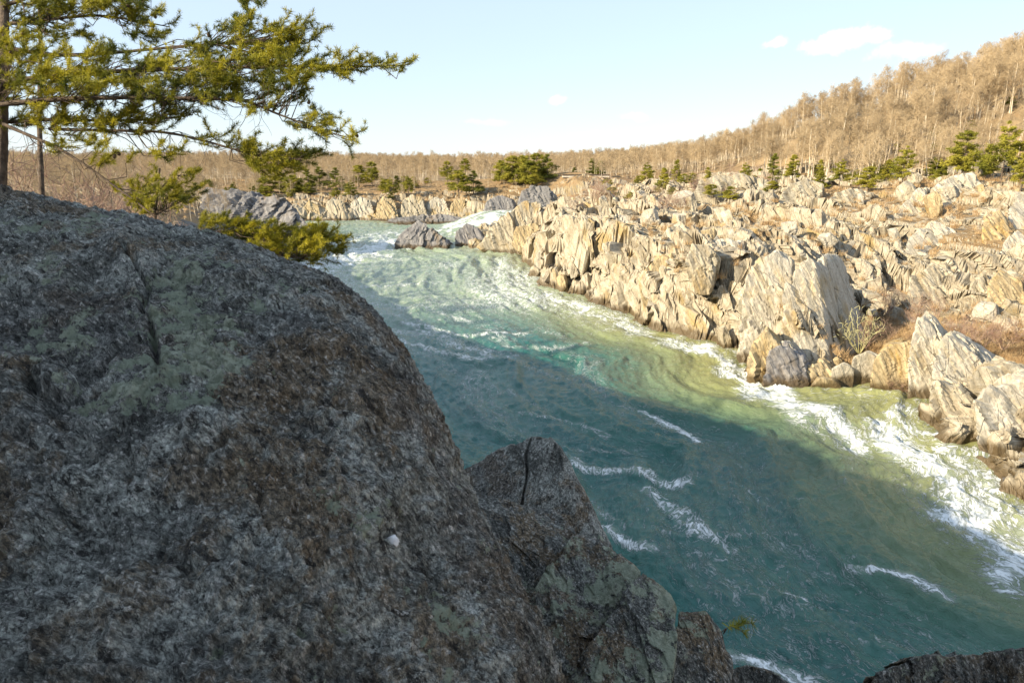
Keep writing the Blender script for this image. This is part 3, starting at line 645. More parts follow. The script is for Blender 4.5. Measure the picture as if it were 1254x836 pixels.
# ------------------------------------------------------------------ branching plants
def tubes(segs, sides=3):
    """segs: list of (p0, p1, r0, r1)"""
    A_ = np.array([np.r_[a, b, r0, r1] for a, b, r0, r1 in segs]); p0, p1, r0, r1 = A_[:, :3], A_[:, 3:6], A_[:, 6], A_[:, 7]
    d = p1 - p0; L = np.linalg.norm(d, axis=1)[:, None] + 1e-9; d = d / L
    up = np.where(np.abs(d[:, 2:3]) > .9, np.array([[1., 0, 0]]), np.array([[0, 0, 1.]]))
    a = np.cross(d, up); a /= np.linalg.norm(a, axis=1)[:, None]; b = np.cross(d, a)
    n = len(A_); V = np.zeros((n, 2 * sides, 3))
    for k in range(sides):
        c, s_ = math.cos(2 * math.pi * k / sides), math.sin(2 * math.pi * k / sides)
        V[:, k] = p0 + (a * c + b * s_) * r0[:, None]; V[:, sides + k] = p1 + (a * c + b * s_) * r1[:, None]
    f = np.array([[k, (k + 1) % sides, sides + (k + 1) % sides, sides + k] for k in range(sides)])
    return V.reshape(-1, 3), (np.arange(n)[:, None, None] * 2 * sides + f[None]).reshape(-1, 4)
def nrm(v): return v / (np.linalg.norm(v) + 1e-9)
def poly_tube(name, P, r0, r1, m, parent=None, sides=7, sub=5):
    P = np.array(P, float); t = np.linspace(0, len(P) - 1, (len(P) - 1) * sub + 1)
    Q = np.stack([np.interp(t, np.arange(len(P)), P[:, k]) for k in range(3)], 1)
    if len(Q) > 6:
        Qp = np.pad(Q, ((2, 2), (0, 0)), 'edge'); Q = (Qp[:-4] + Qp[1:-3] + Qp[2:-2] + Qp[3:-1] + Qp[4:]) / 5; Q[0] = P[0]
    rr = np.linspace(r0, r1, len(Q)); V = []; a0 = None
    for i, p in enumerate(Q):
        d = nrm(Q[min(i + 1, len(Q) - 1)] - Q[max(i - 1, 0)]); a = np.cross(d, [0.13, .2, 1.]) if abs(d[2]) < .9 else np.cross(d, [1., .1, 0]); a = nrm(a); b = np.cross(d, a)
        for k in range(sides):
            c = 2 * math.pi * k / sides; V.append(p + (a * math.cos(c) + b * math.sin(c)) * rr[i] * (1 + .12 * math.sin(i * 1.7 + k * 2.1)))
    Fc = [[i * sides + k, i * sides + (k + 1) % sides, (i + 1) * sides + (k + 1) % sides, (i + 1) * sides + k] for i in range(len(Q) - 1) for k in range(sides)]
    me = mesh_from(name, np.array(V), np.array(Fc), True, [m]); return obj(name, me, parent), Q

def bare_tree_segs(seed, H=14.0, low=.35, spread=.38, shrub=False):
    r = np.random.default_rng(seed); trunk = []; crown = []
    def grow(p, d, L, rad, lev, out):
        n = 3 if lev < 2 else 2
        for i in range(n):
            d = nrm(d + r.normal(size=3) * (.10 + .05 * lev) + np.array([0, 0, .05]))
            q = p + d * L / n; out.append((p, q, rad * (1 - i / n * .5), rad * (1 - (i + 1) / n * .5)))
            if lev < 4 and (i > 0 or lev > 0):
                for k in range(2 if lev < 3 else 3):
                    s_ = nrm(np.cross(d, r.normal(size=3))); grow(q, nrm(d * .62 + s_ * .72 + np.array([0, 0, .12])), L * r.uniform(.45, .62), rad * .42, lev + 1, crown)
            p = q
    if shrub:
        for k in range(9):
            a = r.uniform(0, 6.28); grow(np.array([.12 * math.cos(a), .12 * math.sin(a), 0.]), nrm(np.array([math.cos(a) * .55, math.sin(a) * .55, 1])), H * r.uniform(.5, .8), .03 * H / 3, 2, crown)
        return crown, crown
    p = np.zeros(3) - np.array([0, 0, .6]); d = np.array([0, 0, 1.]); n = 9; rad = H * .0115
    for i in range(n):
        d = nrm(d + r.normal(size=3) * .05 + np.array([0, 0, .1])); q = p + d * H * .86 / n
        trunk.append((p, q, rad * (1 - i / n * .8), rad * (1 - (i + 1) / n * .8)))
        if (i + 1) / n > low:
            for k in range(2 if i < n - 1 else 4):
                s_ = nrm(np.cross(d, r.normal(size=3))); f = 1 - ((i + 1) / n - low) * .75
                grow(q, nrm(s_ * 1.0 + d * r.uniform(1.0, 1.7)), H * spread * f * r.uniform(.6, 1), rad * .42 * f, 1, crown)
        p = q
    return trunk, crown
def thick(segs, m): return [(a, b, max(r0, m), max(r1, m * .7)) for a, b, r0, r1 in segs]
bare = []; bare_meshes = []
for i in range(7):
    tr, cr = bare_tree_segs(20 + i, 14, low=[.4, .3, .5, .35, .45, .3, .4][i], spread=[.24, .29, .22, .30, .20, .27, .25][i])
    tV, tF = tubes(thick(tr, .085), 5); cV, cF = tubes(thick(cr, .013), 3)
    root = empty('bare_tree', (0, 0, -500))
    obj('trunk', mesh_from('trunk', tV, tF, True, [M_barebark]), root); obj('crown', mesh_from('crown', cV, cF, False, [M_baretwig]), root)
    bare.append(Proto(root))
    me = mesh_from('bare_tree_whole', np.vstack([tV, cV]), np.vstack([tF, cF + len(tV)]), False, [M_barebark, M_baretwig], np.r_[np.zeros(len(tF)), np.ones(len(cF))])
    bare_meshes.append(bpy.data.objects.new('bare_tree_whole', me))
shrubs = []
for i in range(4):
    _, cr = bare_tree_segs(60 + i, 3.0, shrub=True); V_, F_ = tubes(thick(cr, .008), 3)
    shrubs.append(Proto(obj('bare_shrub', mesh_from('bare_shrub', V_, F_, False, [M_redtwig]))))

# evergreen at a distance: trunk + foliage of many small leaf clumps
def conifer(seed, H, W, base=.12, top=1.0, flat=0.0, nb=46, m=None):
    r = np.random.default_rng(seed); segs = []; pts = []
    p = np.array([0, 0, -.5]); n = 8
    for i in range(n):
        q = p + np.array([r.normal() * .03, r.normal() * .03, 1]) * (H + .3) / n; segs.append((p, q, H * .018 * (1 - i / n * .85), H * .018 * (1 - (i + 1) / n * .85))); p = q
    for k in range(nb):
        f = r.uniform(base, 1) ; z = f * H; L = W * ((1 - f) ** .75 * (1 - flat) + flat * math.sin(min(1, max(0, f)) * math.pi) ** .5) * r.uniform(.55, 1.15) + .12
        a = r.uniform(0, 6.28); e = r.uniform(-.05, .4); d = np.array([math.cos(a), math.sin(a), e]); o_ = np.array([0, 0, z]); segs.append((o_, o_ + d * L * .8, H * .005, H * .002))
        for q in range(int(9 + L * 14)):
            t = r.uniform(.25, 1) ** .7; c = o_ + d * L * t + r.normal(size=3) * np.array([.16, .16, .09]) * L * .6
            pts.append(c)
    pts = np.array(pts); K = 9; n = len(pts); V = []; size = .13 * (H / 4) ** .5
    c = np.repeat(pts, K, 0); u = r.normal(size=(n * K, 3)); u[:, 2] = np.abs(u[:, 2]) * .6; u /= np.linalg.norm(u, axis=1)[:, None]
    w = np.cross(u, r.normal(size=(n * K, 3))); w /= np.linalg.norm(w, axis=1)[:, None]
    ln = r.uniform(.6, 1.3, (n * K, 1)) * size; wd = ln * .20
    c = c + r.normal(size=c.shape) * size * .45
    V = np.stack([c - w * wd, c + w * wd, c + u * ln * 1.4], 1).reshape(-1, 3); Fc = np.arange(len(V)).reshape(-1, 3)
    sV, sF = tubes(segs, 4)
    root = empty('evergreen_tree', (0, 0, -500)); obj('trunk', mesh_from('trunk', sV, sF, True, [M_bark]), root)
    obj('crown', mesh_from('crown', V, Fc, False, [m or M_fneedle]), root)
    return Proto(root)
ev = [conifer(1, 5, 2.2), conifer(2, 5, 1.5, nb=56), conifer(3, 5, 2.0, flat=.35, base=.2, nb=60), conifer(4, 5, 2.0, m=M_fneedle2), conifer(5, 5, 1.3, base=.03, nb=60, m=M_fneedle2), conifer(6, 5, 1.9, flat=.5, base=.2, nb=60)]
def tree_at(pr, px_, pytop, pybase, Y, label, group=None, cat='evergreen tree', H0=5.0, wid=1.0):
    b = at(px_, pybase, Y); t = at(px_, pytop, Y); sc = (t[2] - b[2]) / H0
    return pr.place(tuple(b), rng.uniform(0, 6), (sc * wid, sc * wid, sc), label=label, cat=cat, group=group)
GE = 'evergreens along the crest of the right bank'
for a in [(0, 1105, 180, 224, 95, 'bushy yellow green pine above the rounded pale crag crest', 1.1), (2, 1176, 162, 222, 90, 'big spreading young pine on the crest near the right edge', 1.1), (0, 1226, 150, 218, 86, 'tallest crest pine close to the right edge', 1.0),
          (1, 1250, 185, 232, 80, 'dense dark green pine cut by the right edge', 1.2), (1, 970, 190, 222, 104, 'round cedar standing on the crest rock with the dark hollow', 1.3), (4, 946, 188, 220, 112, 'narrow cedar just left of the round crest cedar', 1.2), (0, 1028, 196, 226, 100, 'thin pale green cedar between crest rocks', 1.2),
          (2, 1062, 205, 236, 94, 'low bright yellow green pine spilling over the crest', 1.5), (1, 1003, 196, 222, 112, 'small cedar right of the round crest cedar', 1.0), (0, 912, 200, 224, 122, 'small pale pine behind the long crest outcrop', 1.2), (1, 866, 205, 222, 128, 'smallest cedar over the left end of the crest outcrop', 1.3),
          (1, 812, 206, 236, 132, 'dark olive pine left of the long crest outcrop', 1.3), (0, 792, 200, 226, 150, 'olive pine in the brush beyond the right bank', 1.2), (1, 828, 196, 226, 150, 'pointed olive pine beside the beginning of the hill', 1.0), (0, 743, 218, 238, 152, 'bright yellow green bush right under the flat bridge', 1.6),
          (0, 1150, 200, 226, 93, 'small pine between the two big crest pines', 1.2), (1, 1205, 180, 222, 93, 'pine filling the gap between the two largest crest pines', 1.1), (1, 1085, 196, 226, 102, 'small cedar left of the bushy yellow green pine', 1.2)]:
    tree_at(ev[a[0]], *a[1:6], group=GE, wid=a[6])
GF = 'evergreens on the far shore'
for a in [(2, 628, 192, 232, 196, 'leftmost pine of the tall far cluster', 1.3), (5, 642, 190, 232, 194, 'second pine of the tall far cluster', 1.2), (2, 657, 189, 230, 197, 'middle pine of the tall far cluster', 1.3), (3, 670, 190, 230, 195, 'dark rightmost pine of the tall far cluster', 1.2), (5, 650, 197, 232, 190, 'low pine at the front of the tall far cluster', 1.4), (5, 614, 196, 228, 200, 'loose pine just left of the tall far cluster', 1.1),
          (5, 562, 208, 240, 190, 'bright green rounded pine above the far cliff', 1.5), (3, 580, 210, 240, 192, 'dark green rounded pine beside the bright one above the far cliff', 1.4), (5, 570, 194, 212, 215, 'pine behind the rounded pair on the far shore', 1.2), (2, 548, 198, 222, 215, 'thin pine left behind the rounded pair', 1.1),
          (4, 725, 194, 218, 215, 'dark pointed spruce left of its twin behind the bridge', 1.3), (4, 735, 197, 218, 212, 'broad dark spruce right of its twin behind the bridge', 1.7), (4, 703, 205, 220, 205, 'small dark bush at the left end of the bridge', 1.6), (5, 440, 202, 230, 225, 'feathery olive pine in the far woods', 1.2), (2, 456, 199, 230, 222, 'taller feathery olive pine in the far woods', 1.2),
          (3, 392, 205, 232, 215, 'dark green pine over the middle of the left far shore', 1.5), (3, 378, 208, 234, 212, 'dense dark pine left of its neighbour on the far shore', 1.5), (5, 345, 212, 238, 208, 'olive pine above the long grey outcrop', 1.5), (5, 325, 216, 240, 206, 'yellow olive pine leftmost above the grey outcrop', 1.5), (3, 412, 206, 234, 212, 'dark pine right of the dense dark pair', 1.3), (0, 500, 216, 238, 196, 'small pine on the rim of the far cliff', 1.2), (0, 478, 218, 240, 196, 'tiny pine left on the rim of the far cliff', 1.2), (5, 360, 214, 240, 200, 'low spreading pine over the left end of the far cliff', 1.6), (0, 430, 222, 242, 194, 'stubby pine over the left buttresses', 1.4)]:
    tree_at(ev[a[0]], *a[1:6], group=GF, wid=a[6])

for k in range(34):
    px_ = rng.uniform(255, 640); Y = rng.uniform(192, 225); b = at(px_, 235, Y); z, s_ = ground_z(b[0], b[1])
    if s_ < 3: continue
    sc = rng.uniform(.35, .8); ev[int(rng.integers(6))].place((b[0], b[1], z - .3), rng.uniform(0, 6), (sc * 1.7, sc * 1.7, sc), label='low olive cedar in the undergrowth on the rim of the far shore', cat='evergreen tree', group='low cedars on the far rim')
for k in range(36):
    px_ = rng.uniform(735, 1254); Y = rng.uniform(98, 135) + max(0, 900 - px_) * .15; b = at(px_, 225, Y); z, s_ = ground_z(b[0], b[1])
    sc = rng.uniform(.25, .55); ev[int(rng.choice([0, 1, 2, 5]))].place((b[0], b[1], z - .2), rng.uniform(0, 6), (sc * 1.8, sc * 1.8, sc), label='low yellow green cedar bush in the brush at the foot of the hill', cat='evergreen tree', group='low cedar bushes at the foot of the hill')
# bare trees: those that show largest are things, the rest of the woods one stuff object
def scatter(n, x0, x1, y0, y1, cond, seed):
    r = np.random.default_rng(seed); P = np.c_[r.uniform(x0, x1, n), r.uniform(y0, y1, n)]
    h, s, H = land(P); k = cond(P, h, s); return P[k], h[k]
def vis(P, h, top=14):                        # roughly inside the picture
    d = P[:, 1] * cp - (h + top * .5 - EYE) * sp; x = P[:, 0] / np.maximum(d, 1) * F
    return (P[:, 1] > 20) & (np.abs(x) < 700)
HP, hh = scatter(15000, 20, 330, 92, 400, lambda P, h, s: (h > 12.2) & vis(P, h) & (P[:, 1] > 96 - 0 * P[:, 0]) & (s > 25), 3)
# keep the bare earth scar clear
sc0 = at(1222, 135, 122); keep = ((HP[:, 0] - sc0[0]) / 8) ** 2 + ((HP[:, 1] - sc0[1] + 2) / 6) ** 2 > 1
HP, hh = HP[keep], hh[keep]
rr = np.random.default_rng(5); dens = (1 / (1 + np.maximum(0, HP[:, 1] - 160) / 120)); keep = rr.uniform(size=len(HP)) < .85 * dens; HP, hh = HP[keep], hh[keep]
hgt = rr.uniform(.58, .86, len(HP)) * (1 - .42 * sstep(128, 104, HP[:, 1])) * (1 - .22 * sstep(.5, .3, HP[:, 0] / HP[:, 1]))
order = np.argsort(-hgt / HP[:, 1])
NI = 190
for k in order[:NI]:
    x, y = HP[k]; z = hh[k]
    if y < 118: lab, g_ = 'short bare tree behind the crest pines of the right bank', 'bare trees behind the crest of the right bank'
    elif x / y > .58: lab, g_ = 'bare tan tree on the steepest part of the right hill', 'bare trees on the right end of the hill'
    else: lab, g_ = 'bare tan tree on the lower left slope of the hill', 'bare trees on the lower slope of the hill'
    sz = hgt[k]; bare[int(rr.integers(7))].place((x, y, z), rr.uniform(0, 6.28), (sz, sz, sz * rr.uniform(.9, 1.1)), label=lab, cat='tree', group=g_)
stuff_pts = [np.c_[HP[order[NI:]], hh[order[NI:]], hgt[order[NI:]]]]
# far shore woods
FP, fh = scatter(26000, -420, 330, 188, 620, lambda P, h, s: vis(P, h) & (s > 7) & (h < 20) , 4)
keep = rr.uniform(size=len(FP)) < .9 * np.clip(330 / FP[:, 1], 0, 1) ** .5 * .55; FP, fh = FP[keep], fh[keep]
fhg = rr.uniform(.38, .68, len(FP)) * (1 - .45 * sstep(250, 196, FP[:, 1])) 
ordf = np.argsort(FP[:, 1])
frnt = [k for k in ordf if abs(FP[k, 0]) / FP[k, 1] < .6][:85]
for k in frnt:
    sz = fhg[k]; bare[int(rr.integers(7))].place((FP[k, 0], FP[k, 1], fh[k]), rr.uniform(0, 6.28), (sz, sz, sz), label='slender bare sapling along the rim of the far cliff', cat='tree', group='bare trees on the rim of the far bank')
m_ = np.ones(len(FP), bool); m_[frnt] = False
stuff_pts.append(np.c_[FP[m_], fh[m_], fhg[m_]])
# left bank woods seen under the near pine
LP, lh = scatter(1500, -150, -10, 22, 190, lambda P, h, s: vis(P, h, 6) & (s > 9) & (P[:, 0] / P[:, 1] < -.36) & (h > 5), 6)
hl = rr.uniform(.20, .36, len(LP)) * (1 + (LP[:, 1] - 30) / 300)
okL = (np.abs(LP[:, 1] - 120) < 200)
ol = np.argsort(LP[:, 1])
nL = 0; mL = np.ones(len(LP), bool)
for k in ol:
    if nL >= 25: break
    if rr.uniform() < .25:
        bare[int(rr.integers(7))].place((LP[k, 0], LP[k, 1], lh[k]), rr.uniform(0, 6.28), hl[k], label='thin bare sapling behind the huge boulder under the near pine', cat='tree', group='bare saplings on the left bank'); nL += 1; mL[k] = False
stuff_pts.append(np.c_[LP[mL], lh[mL], hl[mL]][::2])
def gn_scatter(name, P, sources, seed=0, kind='stuff', parts=None):
    """points carry height scale; a geometry-nodes tree puts one of the source meshes on each"""
    r = np.random.default_rng(seed); me = bpy.data.meshes.new(name); me.vertices.add(len(P)); me.vertices.foreach_set('co', np.asarray(P[:, :3], dtype=np.float32).ravel())
    sc = P[:, 3]; attrv(me, 'sc', np.c_[sc, sc, sc * r.uniform(.9, 1.1, len(P))]); attrv(me, 'rot', np.c_[r.normal(size=len(P)) * .05, r.normal(size=len(P)) * .05, r.uniform(0, 6.28, len(P))])
    a = me.attributes.new('which', 'INT', 'POINT'); a.data.foreach_set('value', r.integers(0, len(sources), len(P)).astype(np.int32)); me.update()
    ng = bpy.data.node_groups.new(name, 'GeometryNodeTree'); ng.interface.new_socket('Geometry', in_out='INPUT', socket_type='NodeSocketGeometry'); ng.interface.new_socket('Geometry', in_out='OUTPUT', socket_type='NodeSocketGeometry')
    gi = ng.nodes.new('NodeGroupInput'); go = ng.nodes.new('NodeGroupOutput'); jn = ng.nodes.new('GeometryNodeJoinGeometry'); L = ng.links.new
    def na(nm, t):
        x = ng.nodes.new('GeometryNodeInputNamedAttribute'); x.data_type = t; x.inputs[0].default_value = nm; return [o for o in x.outputs if o.enabled][0]
    A1, A2, A3 = na('sc', 'FLOAT_VECTOR'), na('rot', 'FLOAT_VECTOR'), na('which', 'INT')
    for i, so in enumerate(sources):
        oi = ng.nodes.new('GeometryNodeObjectInfo'); oi.inputs[0].default_value = so; oi.transform_space = 'ORIGINAL'
        cm = ng.nodes.new('FunctionNodeCompare'); cm.data_type = 'INT'; cm.operation = 'EQUAL'
        ins = [s for s in cm.inputs if s.enabled]; L(A3, ins[0]); ins[1].default_value = i
        ip = ng.nodes.new('GeometryNodeInstanceOnPoints'); L(gi.outputs[0], ip.inputs['Points']); L(cm.outputs[0], ip.inputs['Selection']); L(oi.outputs['Geometry'], ip.inputs['Instance'])
        L(A2, ip.inputs['Rotation']); L(A1, ip.inputs['Scale']); L(ip.outputs[0], jn.inputs[0])
    L(jn.outputs[0], go.inputs[0])
    o = obj(name, me); md = o.modifiers.new('scatter', 'NODES'); md.node_group = ng; tag(o, kind=kind); return o
gn_scatter('distant_woods', np.vstack(stuff_pts), bare_meshes, 1)

# shrubs on the banks
def put_shrub(px_, pyb, Y, sz, label, group, i=None):
    b = at(px_, pyb, Y); z, _ = ground_z(b[0], b[1])
    shrubs[int(rng.integers(4)) if i is None else i].place((b[0], b[1], z - .1), rng.uniform(0, 6), sz, label=label, cat='shrub', group=group)
for k in range(26):
    put_shrub(rng.uniform(1060, 1260), 400, rng.uniform(44, 60), rng.uniform(.35, .7), 'dry brown shrub in the straw filled gully of the right bank', 'dry shrubs in the gully')
for k in range(40):
    put_shrub(rng.uniform(700, 930), 240, rng.uniform(95, 150), rng.uniform(.6, 1.1), 'leafless thicket shrub on the upper terrace of the right bank', 'leafless shrubs on the upper terrace')
for k in range(26):
    b = (rng.uniform(-16, -7), rng.uniform(12, 30)); 
    if b[0] / b[1] > -.36: continue
    z, _ = ground_z(*b); shrubs[int(rng.integers(4))].place((b[0], b[1], z - .1), rng.uniform(0, 6), rng.uniform(.45, .8), label='reddish leafless shrub just behind the skyline of the huge boulder', cat='shrub', group='reddish shrubs behind the boulder')
# the yellow barked bush in the shadow of the fin
_, cr = bare_tree_segs(91, 3.0, shrub=True)
cr = [c for i, c in enumerate(cr) if i % 3 == 0 or c[2] > .012]
V_, F_ = tubes(thick(cr, .022), 4); ys_ = obj('yellow_bush', mesh_from('yellow_bush', V_, F_, True, [M_yelbark]))
b = at(1052, 432, 47.0); ys_.location = b; ys_.scale = (.8, .8, 1.0); tag(ys_, 'leafless yellow barked bush standing in the shadow right of the fin', 'bush')

# straw and dry leaves of the gully
blades = []
r_ = np.random.default_rng(8); nb_ = 46; c = np.c_[r_.normal(size=(nb_, 2)) * .12, np.zeros(nb_)]; u = np.c_[r_.normal(size=(nb_, 2)) * .45, np.ones(nb_)]; w = np.cross(u, r_.normal(size=(nb_, 3))); w /= np.linalg.norm(w, axis=1)[:, None]
ln = r_.uniform(.25, .6, (nb_, 1)); V_ = np.stack([c - w * .012, c + w * .012, c + u * ln], 1).reshape(-1, 3)
tuft = bpy.data.objects.new('straw_tuft', mesh_from('straw_tuft', V_, np.arange(len(V_)).reshape(-1, 3), False, [M_straw]))
GP, gh = scatter(26000, 15, 75, 38, 100, lambda P, h, s: (s > 2.5), 12)
gd2 = poly_dist(GP, gl); gg = 1.2 * np.exp(-(gd2 / 6.2) ** 4) + .05; gh = gh - 1.15 * np.exp(-(gd2 / 6.2) ** 4)
keep = rr.uniform(size=len(GP)) < gg; GP, gh = GP[keep], gh[keep]
gn_scatter('dry_grass', np.c_[GP, gh - .05, rr.uniform(.6, 1.5, len(GP))], [tuft], 2)

# ------------------------------------------------------------------ footbridge behind
br = empty('footbridge', tuple(at(717, 218, 190))); s0 = at(690, 218, 190); s1 = at(747, 218, 190); Lb = s1[0] - s0[0]
def box(name, x0, x1, y0, y1, z0, z1, m, par):
    bm = bmesh.new(); bmesh.ops.create_cube(bm, size=1)
    for v in bm.verts: v.co = Vector((x0 + (v.co.x + .5) * (x1 - x0), y0 + (v.co.y + .5) * (y1 - y0), z0 + (v.co.z + .5) * (z1 - z0)))
    bmesh.ops.bevel(bm, geom=bm.edges[:], offset=.03, segments=1, affect='EDGES')
    me = bpy.data.meshes.new(name); bm.to_mesh(me); bm.free(); return obj(name, me, par, m)
box('deck', -Lb / 2, Lb / 2, -1.3, 1.3, .15, .55, M_concrete, br); box('beam', -Lb / 2 + .3, Lb / 2 - .3, -1.0, 1.0, -.45, .147, M_darkmetal, br)
for x in (-Lb * .33, 0.1, Lb * .33): box('support', x - .25, x + .25, -.7, .7, -4.5, -.453, M_concrete, br)
box('railing', -Lb / 2, Lb / 2, -1.28, -1.22, .552, 1.0, M_darkmetal, br)
tag(br, 'low flat footbridge with a pale deck in front of the far woods', 'bridge')

# ------------------------------------------------------------------ the near pine
def needles(tips, dirs, seed, L=.055, K=26, w=.0025):
    r = np.random.default_rng(seed); n = len(tips); c = np.repeat(tips, K, 0); d = np.repeat(dirs, K, 0)
    u = r.normal(size=(n * K, 3)); u /= np.linalg.norm(u, axis=1)[:, None]; u = u + d * .75 + np.array([0, 0, .18]); u /= np.linalg.norm(u, axis=1)[:, None]
    c = c - d * r.uniform(-.012, .03, (n * K, 1))
    v = np.cross(u, r.normal(size=(n * K, 3))); v /= np.linalg.norm(v, axis=1)[:, None]; ln = L * r.uniform(.7, 1.15, (n * K, 1))
    V = np.stack([c - v * w, c + v * w, c + u * ln + v * w * .5, c + u * ln - v * w * .5], 1).reshape(-1, 3); return V, np.arange(len(V)).reshape(-1, 4)
def limb_pts(L, D): return [atd(x, y, D + (e[0] if e else 0)) for x, y, *e in L]
def make_limb(parent, path, D, r0, r1, clumps, seed, dens=.96, fol=True):
    r = np.random.default_rng(seed); bo_, Q = poly_tube('branch', limb_pts(path, D), r0, r1, M_bark, parent, 7, 6)
    tips = []; dirs = []; segs = []
    for (x, y, rx, ry, n, *dd) in clumps:
        dz = dd[0] if dd else 0
        for k in range(int(n * dens)):
            a = r.uniform(0, 6.28); q = math.sqrt(r.uniform()); t = D + dz + r.normal() * rx / F * D * .45
            c = atd(x + math.cos(a) * q * rx, y + math.sin(a) * q * ry, t)
            i = int(np.argmin(np.linalg.norm(Q - c, axis=1) + .35 * np.abs(Q[:, 0] - c[0] + .15))); j = max(0, i - int(r.integers(0, 4))); o_ = Q[j]
            v = c - o_; Lv = np.linalg.norm(v)
            mid = o_ + v * .5 + np.array([0, 0, -.06 * Lv]) + r.normal(size=3) * (.03 + .07 * Lv)
            rad = .0035 + .004 * min(Lv, 1.2); segs.append((o_, mid, rad * 1.3, rad)); segs.append((mid, c, rad, .003))
            dr = nrm(nrm(v) * .6 + np.array([.75, 0, .10]) + r.normal(size=3) * np.array([.4, .4, .22]))
            p = c.copy(); L_ = r.uniform(.14, .26); ns = int(r.integers(5, 9))
            for s_ in range(ns):
                dr = nrm(dr + r.normal(size=3) * .18 + np.array([0, 0, .07])); q_ = p + dr * L_ / ns; segs.append((p, q_, .003, .0026)); p = q_; tips.append(p.copy()); dirs.append(dr)
                if s_ % 2 == 1 and r.uniform() < .8:
                    sd = nrm(dr * .6 + r.normal(size=3) * .6); e_ = p + sd * r.uniform(.04, .09); segs.append((p, e_, .0026, .002)); tips.append(e_); dirs.append(sd)
    if segs:
        V_, F_ = tubes(segs, 3); obj('twigs', mesh_from('twigs', V_, F_, True, [M_bark]), bo_)
    if tips and fol:
        V_, F_ = needles(np.array(tips), np.array(dirs), seed + 1); obj('needles', mesh_from('needles', V_, F_, False, [M_needle]), bo_)
    return bo_, Q, tips
base = atd(-4, 330, 8.6)
pine = empty('pine_tree', tuple(base)); inv = base
def rebase(root, base):                     # children were laid out in world metres: shift their meshes so that the root stands at the base
    for c in kids(root):
        for o in [c] + kids(c):
            o.data.transform(Matrix.Translation(-Vector(base)))
tr, TQ = poly_tube('trunk', [atd(-16, 420, 8.6), atd(-4, 300, 8.6), atd(2, 200, 8.6), atd(4, 100, 8.65), atd(6, 0, 8.7), atd(2, -160, 8.8), atd(4, -330, 8.9)], .085, .03, M_bark, pine, 9, 8)
limbs = [
 ([(4, 58), (60, 68), (110, 67), (160, 63), (230, 56), (300, 52)], 8.5, .030, .010, [(250, 58, 30, 14, 14), (300, 45, 50, 16, 34), (350, 42, 35, 16, 22), (325, 62, 45, 14, 20)]),
 ([(4, 100), (80, 92), (160, 86), (240, 84), (330, 82), (400, 80), (450, 82), (500, 80)], 8.2, .034, .006, [(55, 85, 60, 22, 44), (140, 84, 60, 20, 40), (215, 88, 50, 20, 38), (285, 85, 45, 20, 38), (345, 82, 40, 16, 34), (395, 82, 30, 11, 18), (435, 81, 25, 7, 10), (475, 80, 24, 4, 8)]),
 ([(0, 128), (60, 122), (120, 120), (190, 119), (240, 121), (300, 122), (340, 140), (390, 158), (434, 171)], 8.0, .032, .005, [(60, 112, 60, 18, 36), (140, 112, 60, 18, 40), (215, 112, 50, 18, 36), (285, 110, 50, 16, 36), (345, 104, 36, 14, 20), (330, 128, 40, 10, 14), (372, 146, 26, 9, 12), (398, 158, 24, 7, 9), (424, 169, 12, 4, 5)]),
 ([(0, 150), (60, 146), (130, 148), (200, 146), (240, 140)], 8.7, .026, .008, [(40, 145, 50, 14, 26), (110, 142, 50, 12, 24), (175, 140, 40, 14, 22), (215, 132, 35, 12, 16)]),
 ([(60, 158), (130, 160), (200, 161), (250, 172), (290, 184), (330, 194), (375, 195)], 8.3, .020, .006, [(90, 158, 50, 8, 14), (160, 158, 40, 8, 12), (255, 170, 24, 6, 7), (300, 185, 26, 9, 16), (335, 197, 30, 11, 28), (365, 192, 20, 8, 12), (318, 205, 18, 7, 8), (196, 184, 22, 12, 9)]),
 ([(4, 152), (40, 168), (70, 180), (110, 206), (140, 228), (165, 245), (185, 262)], 8.0, .022, .007, [(85, 180, 40, 8, 10), (130, 196, 26, 12, 8), (172, 240, 16, 8, 5)]),
 ([(6, 30), (60, 24), (120, 18), (170, 26), (212, 34)], 8.9, .024, .006, [(30, 18, 40, 16, 26), (85, 14, 45, 14, 24), (140, 12, 40, 12, 18), (180, 30, 34, 16, 22), (60, 40, 45, 10, 16)]),
 ([(4, 8), (50, -8), (110, -22), (190, -30)], 8.6, .024, .006, [(60, 0, 60, 12, 24), (140, -4, 40, 10, 14), (170, 6, 30, 10, 10)]),
 ([(5, -60), (100, -75), (200, -60), (270, -35), (300, -8), (305, 14)], 9.1, .022, .004, [(298, 4, 14, 8, 8), (250, -30, 40, 14, 12), (325, -14, 20, 6, 4)]),
 ([(0, 116), (-60, 90), (-140, 60)], 8.4, .030, .010, [(-60, 80, 60, 30, 30), (-20, 120, 30, 30, 22), (10, 60, 25, 20, 16)]),
]
all_tips = []; limbQ = []
for i, (path, D, r0, r1, cl) in enumerate(limbs):
    bo_, Q, tips = make_limb(pine, path, D, r0, r1, cl, 500 + i * 7); all_tips.append((bo_, tips)); limbQ.append(Q)
# cones
cd, cF = ico(2); cone = cd * np.array([.020, .020, .030]) * (1 + .12 * np.sin(cd[:, 2:3] * 22))
cme = mesh_from('cone', cone, cF, False, [M_cone])
for i, (bo_, tips) in enumerate(all_tips):
    for k in range(5):
        if not tips: continue
        t = tips[int(rng.integers(len(tips)))]; c = bpy.data.objects.new('cone', cme.copy()); COL.objects.link(c); c.parent = bo_
        c.data.transform(Matrix.Rotation(rng.uniform(0, 3), 4, 'X')); c.data.transform(Matrix.Translation(Vector(t) + Vector((0, 0, -.03))))
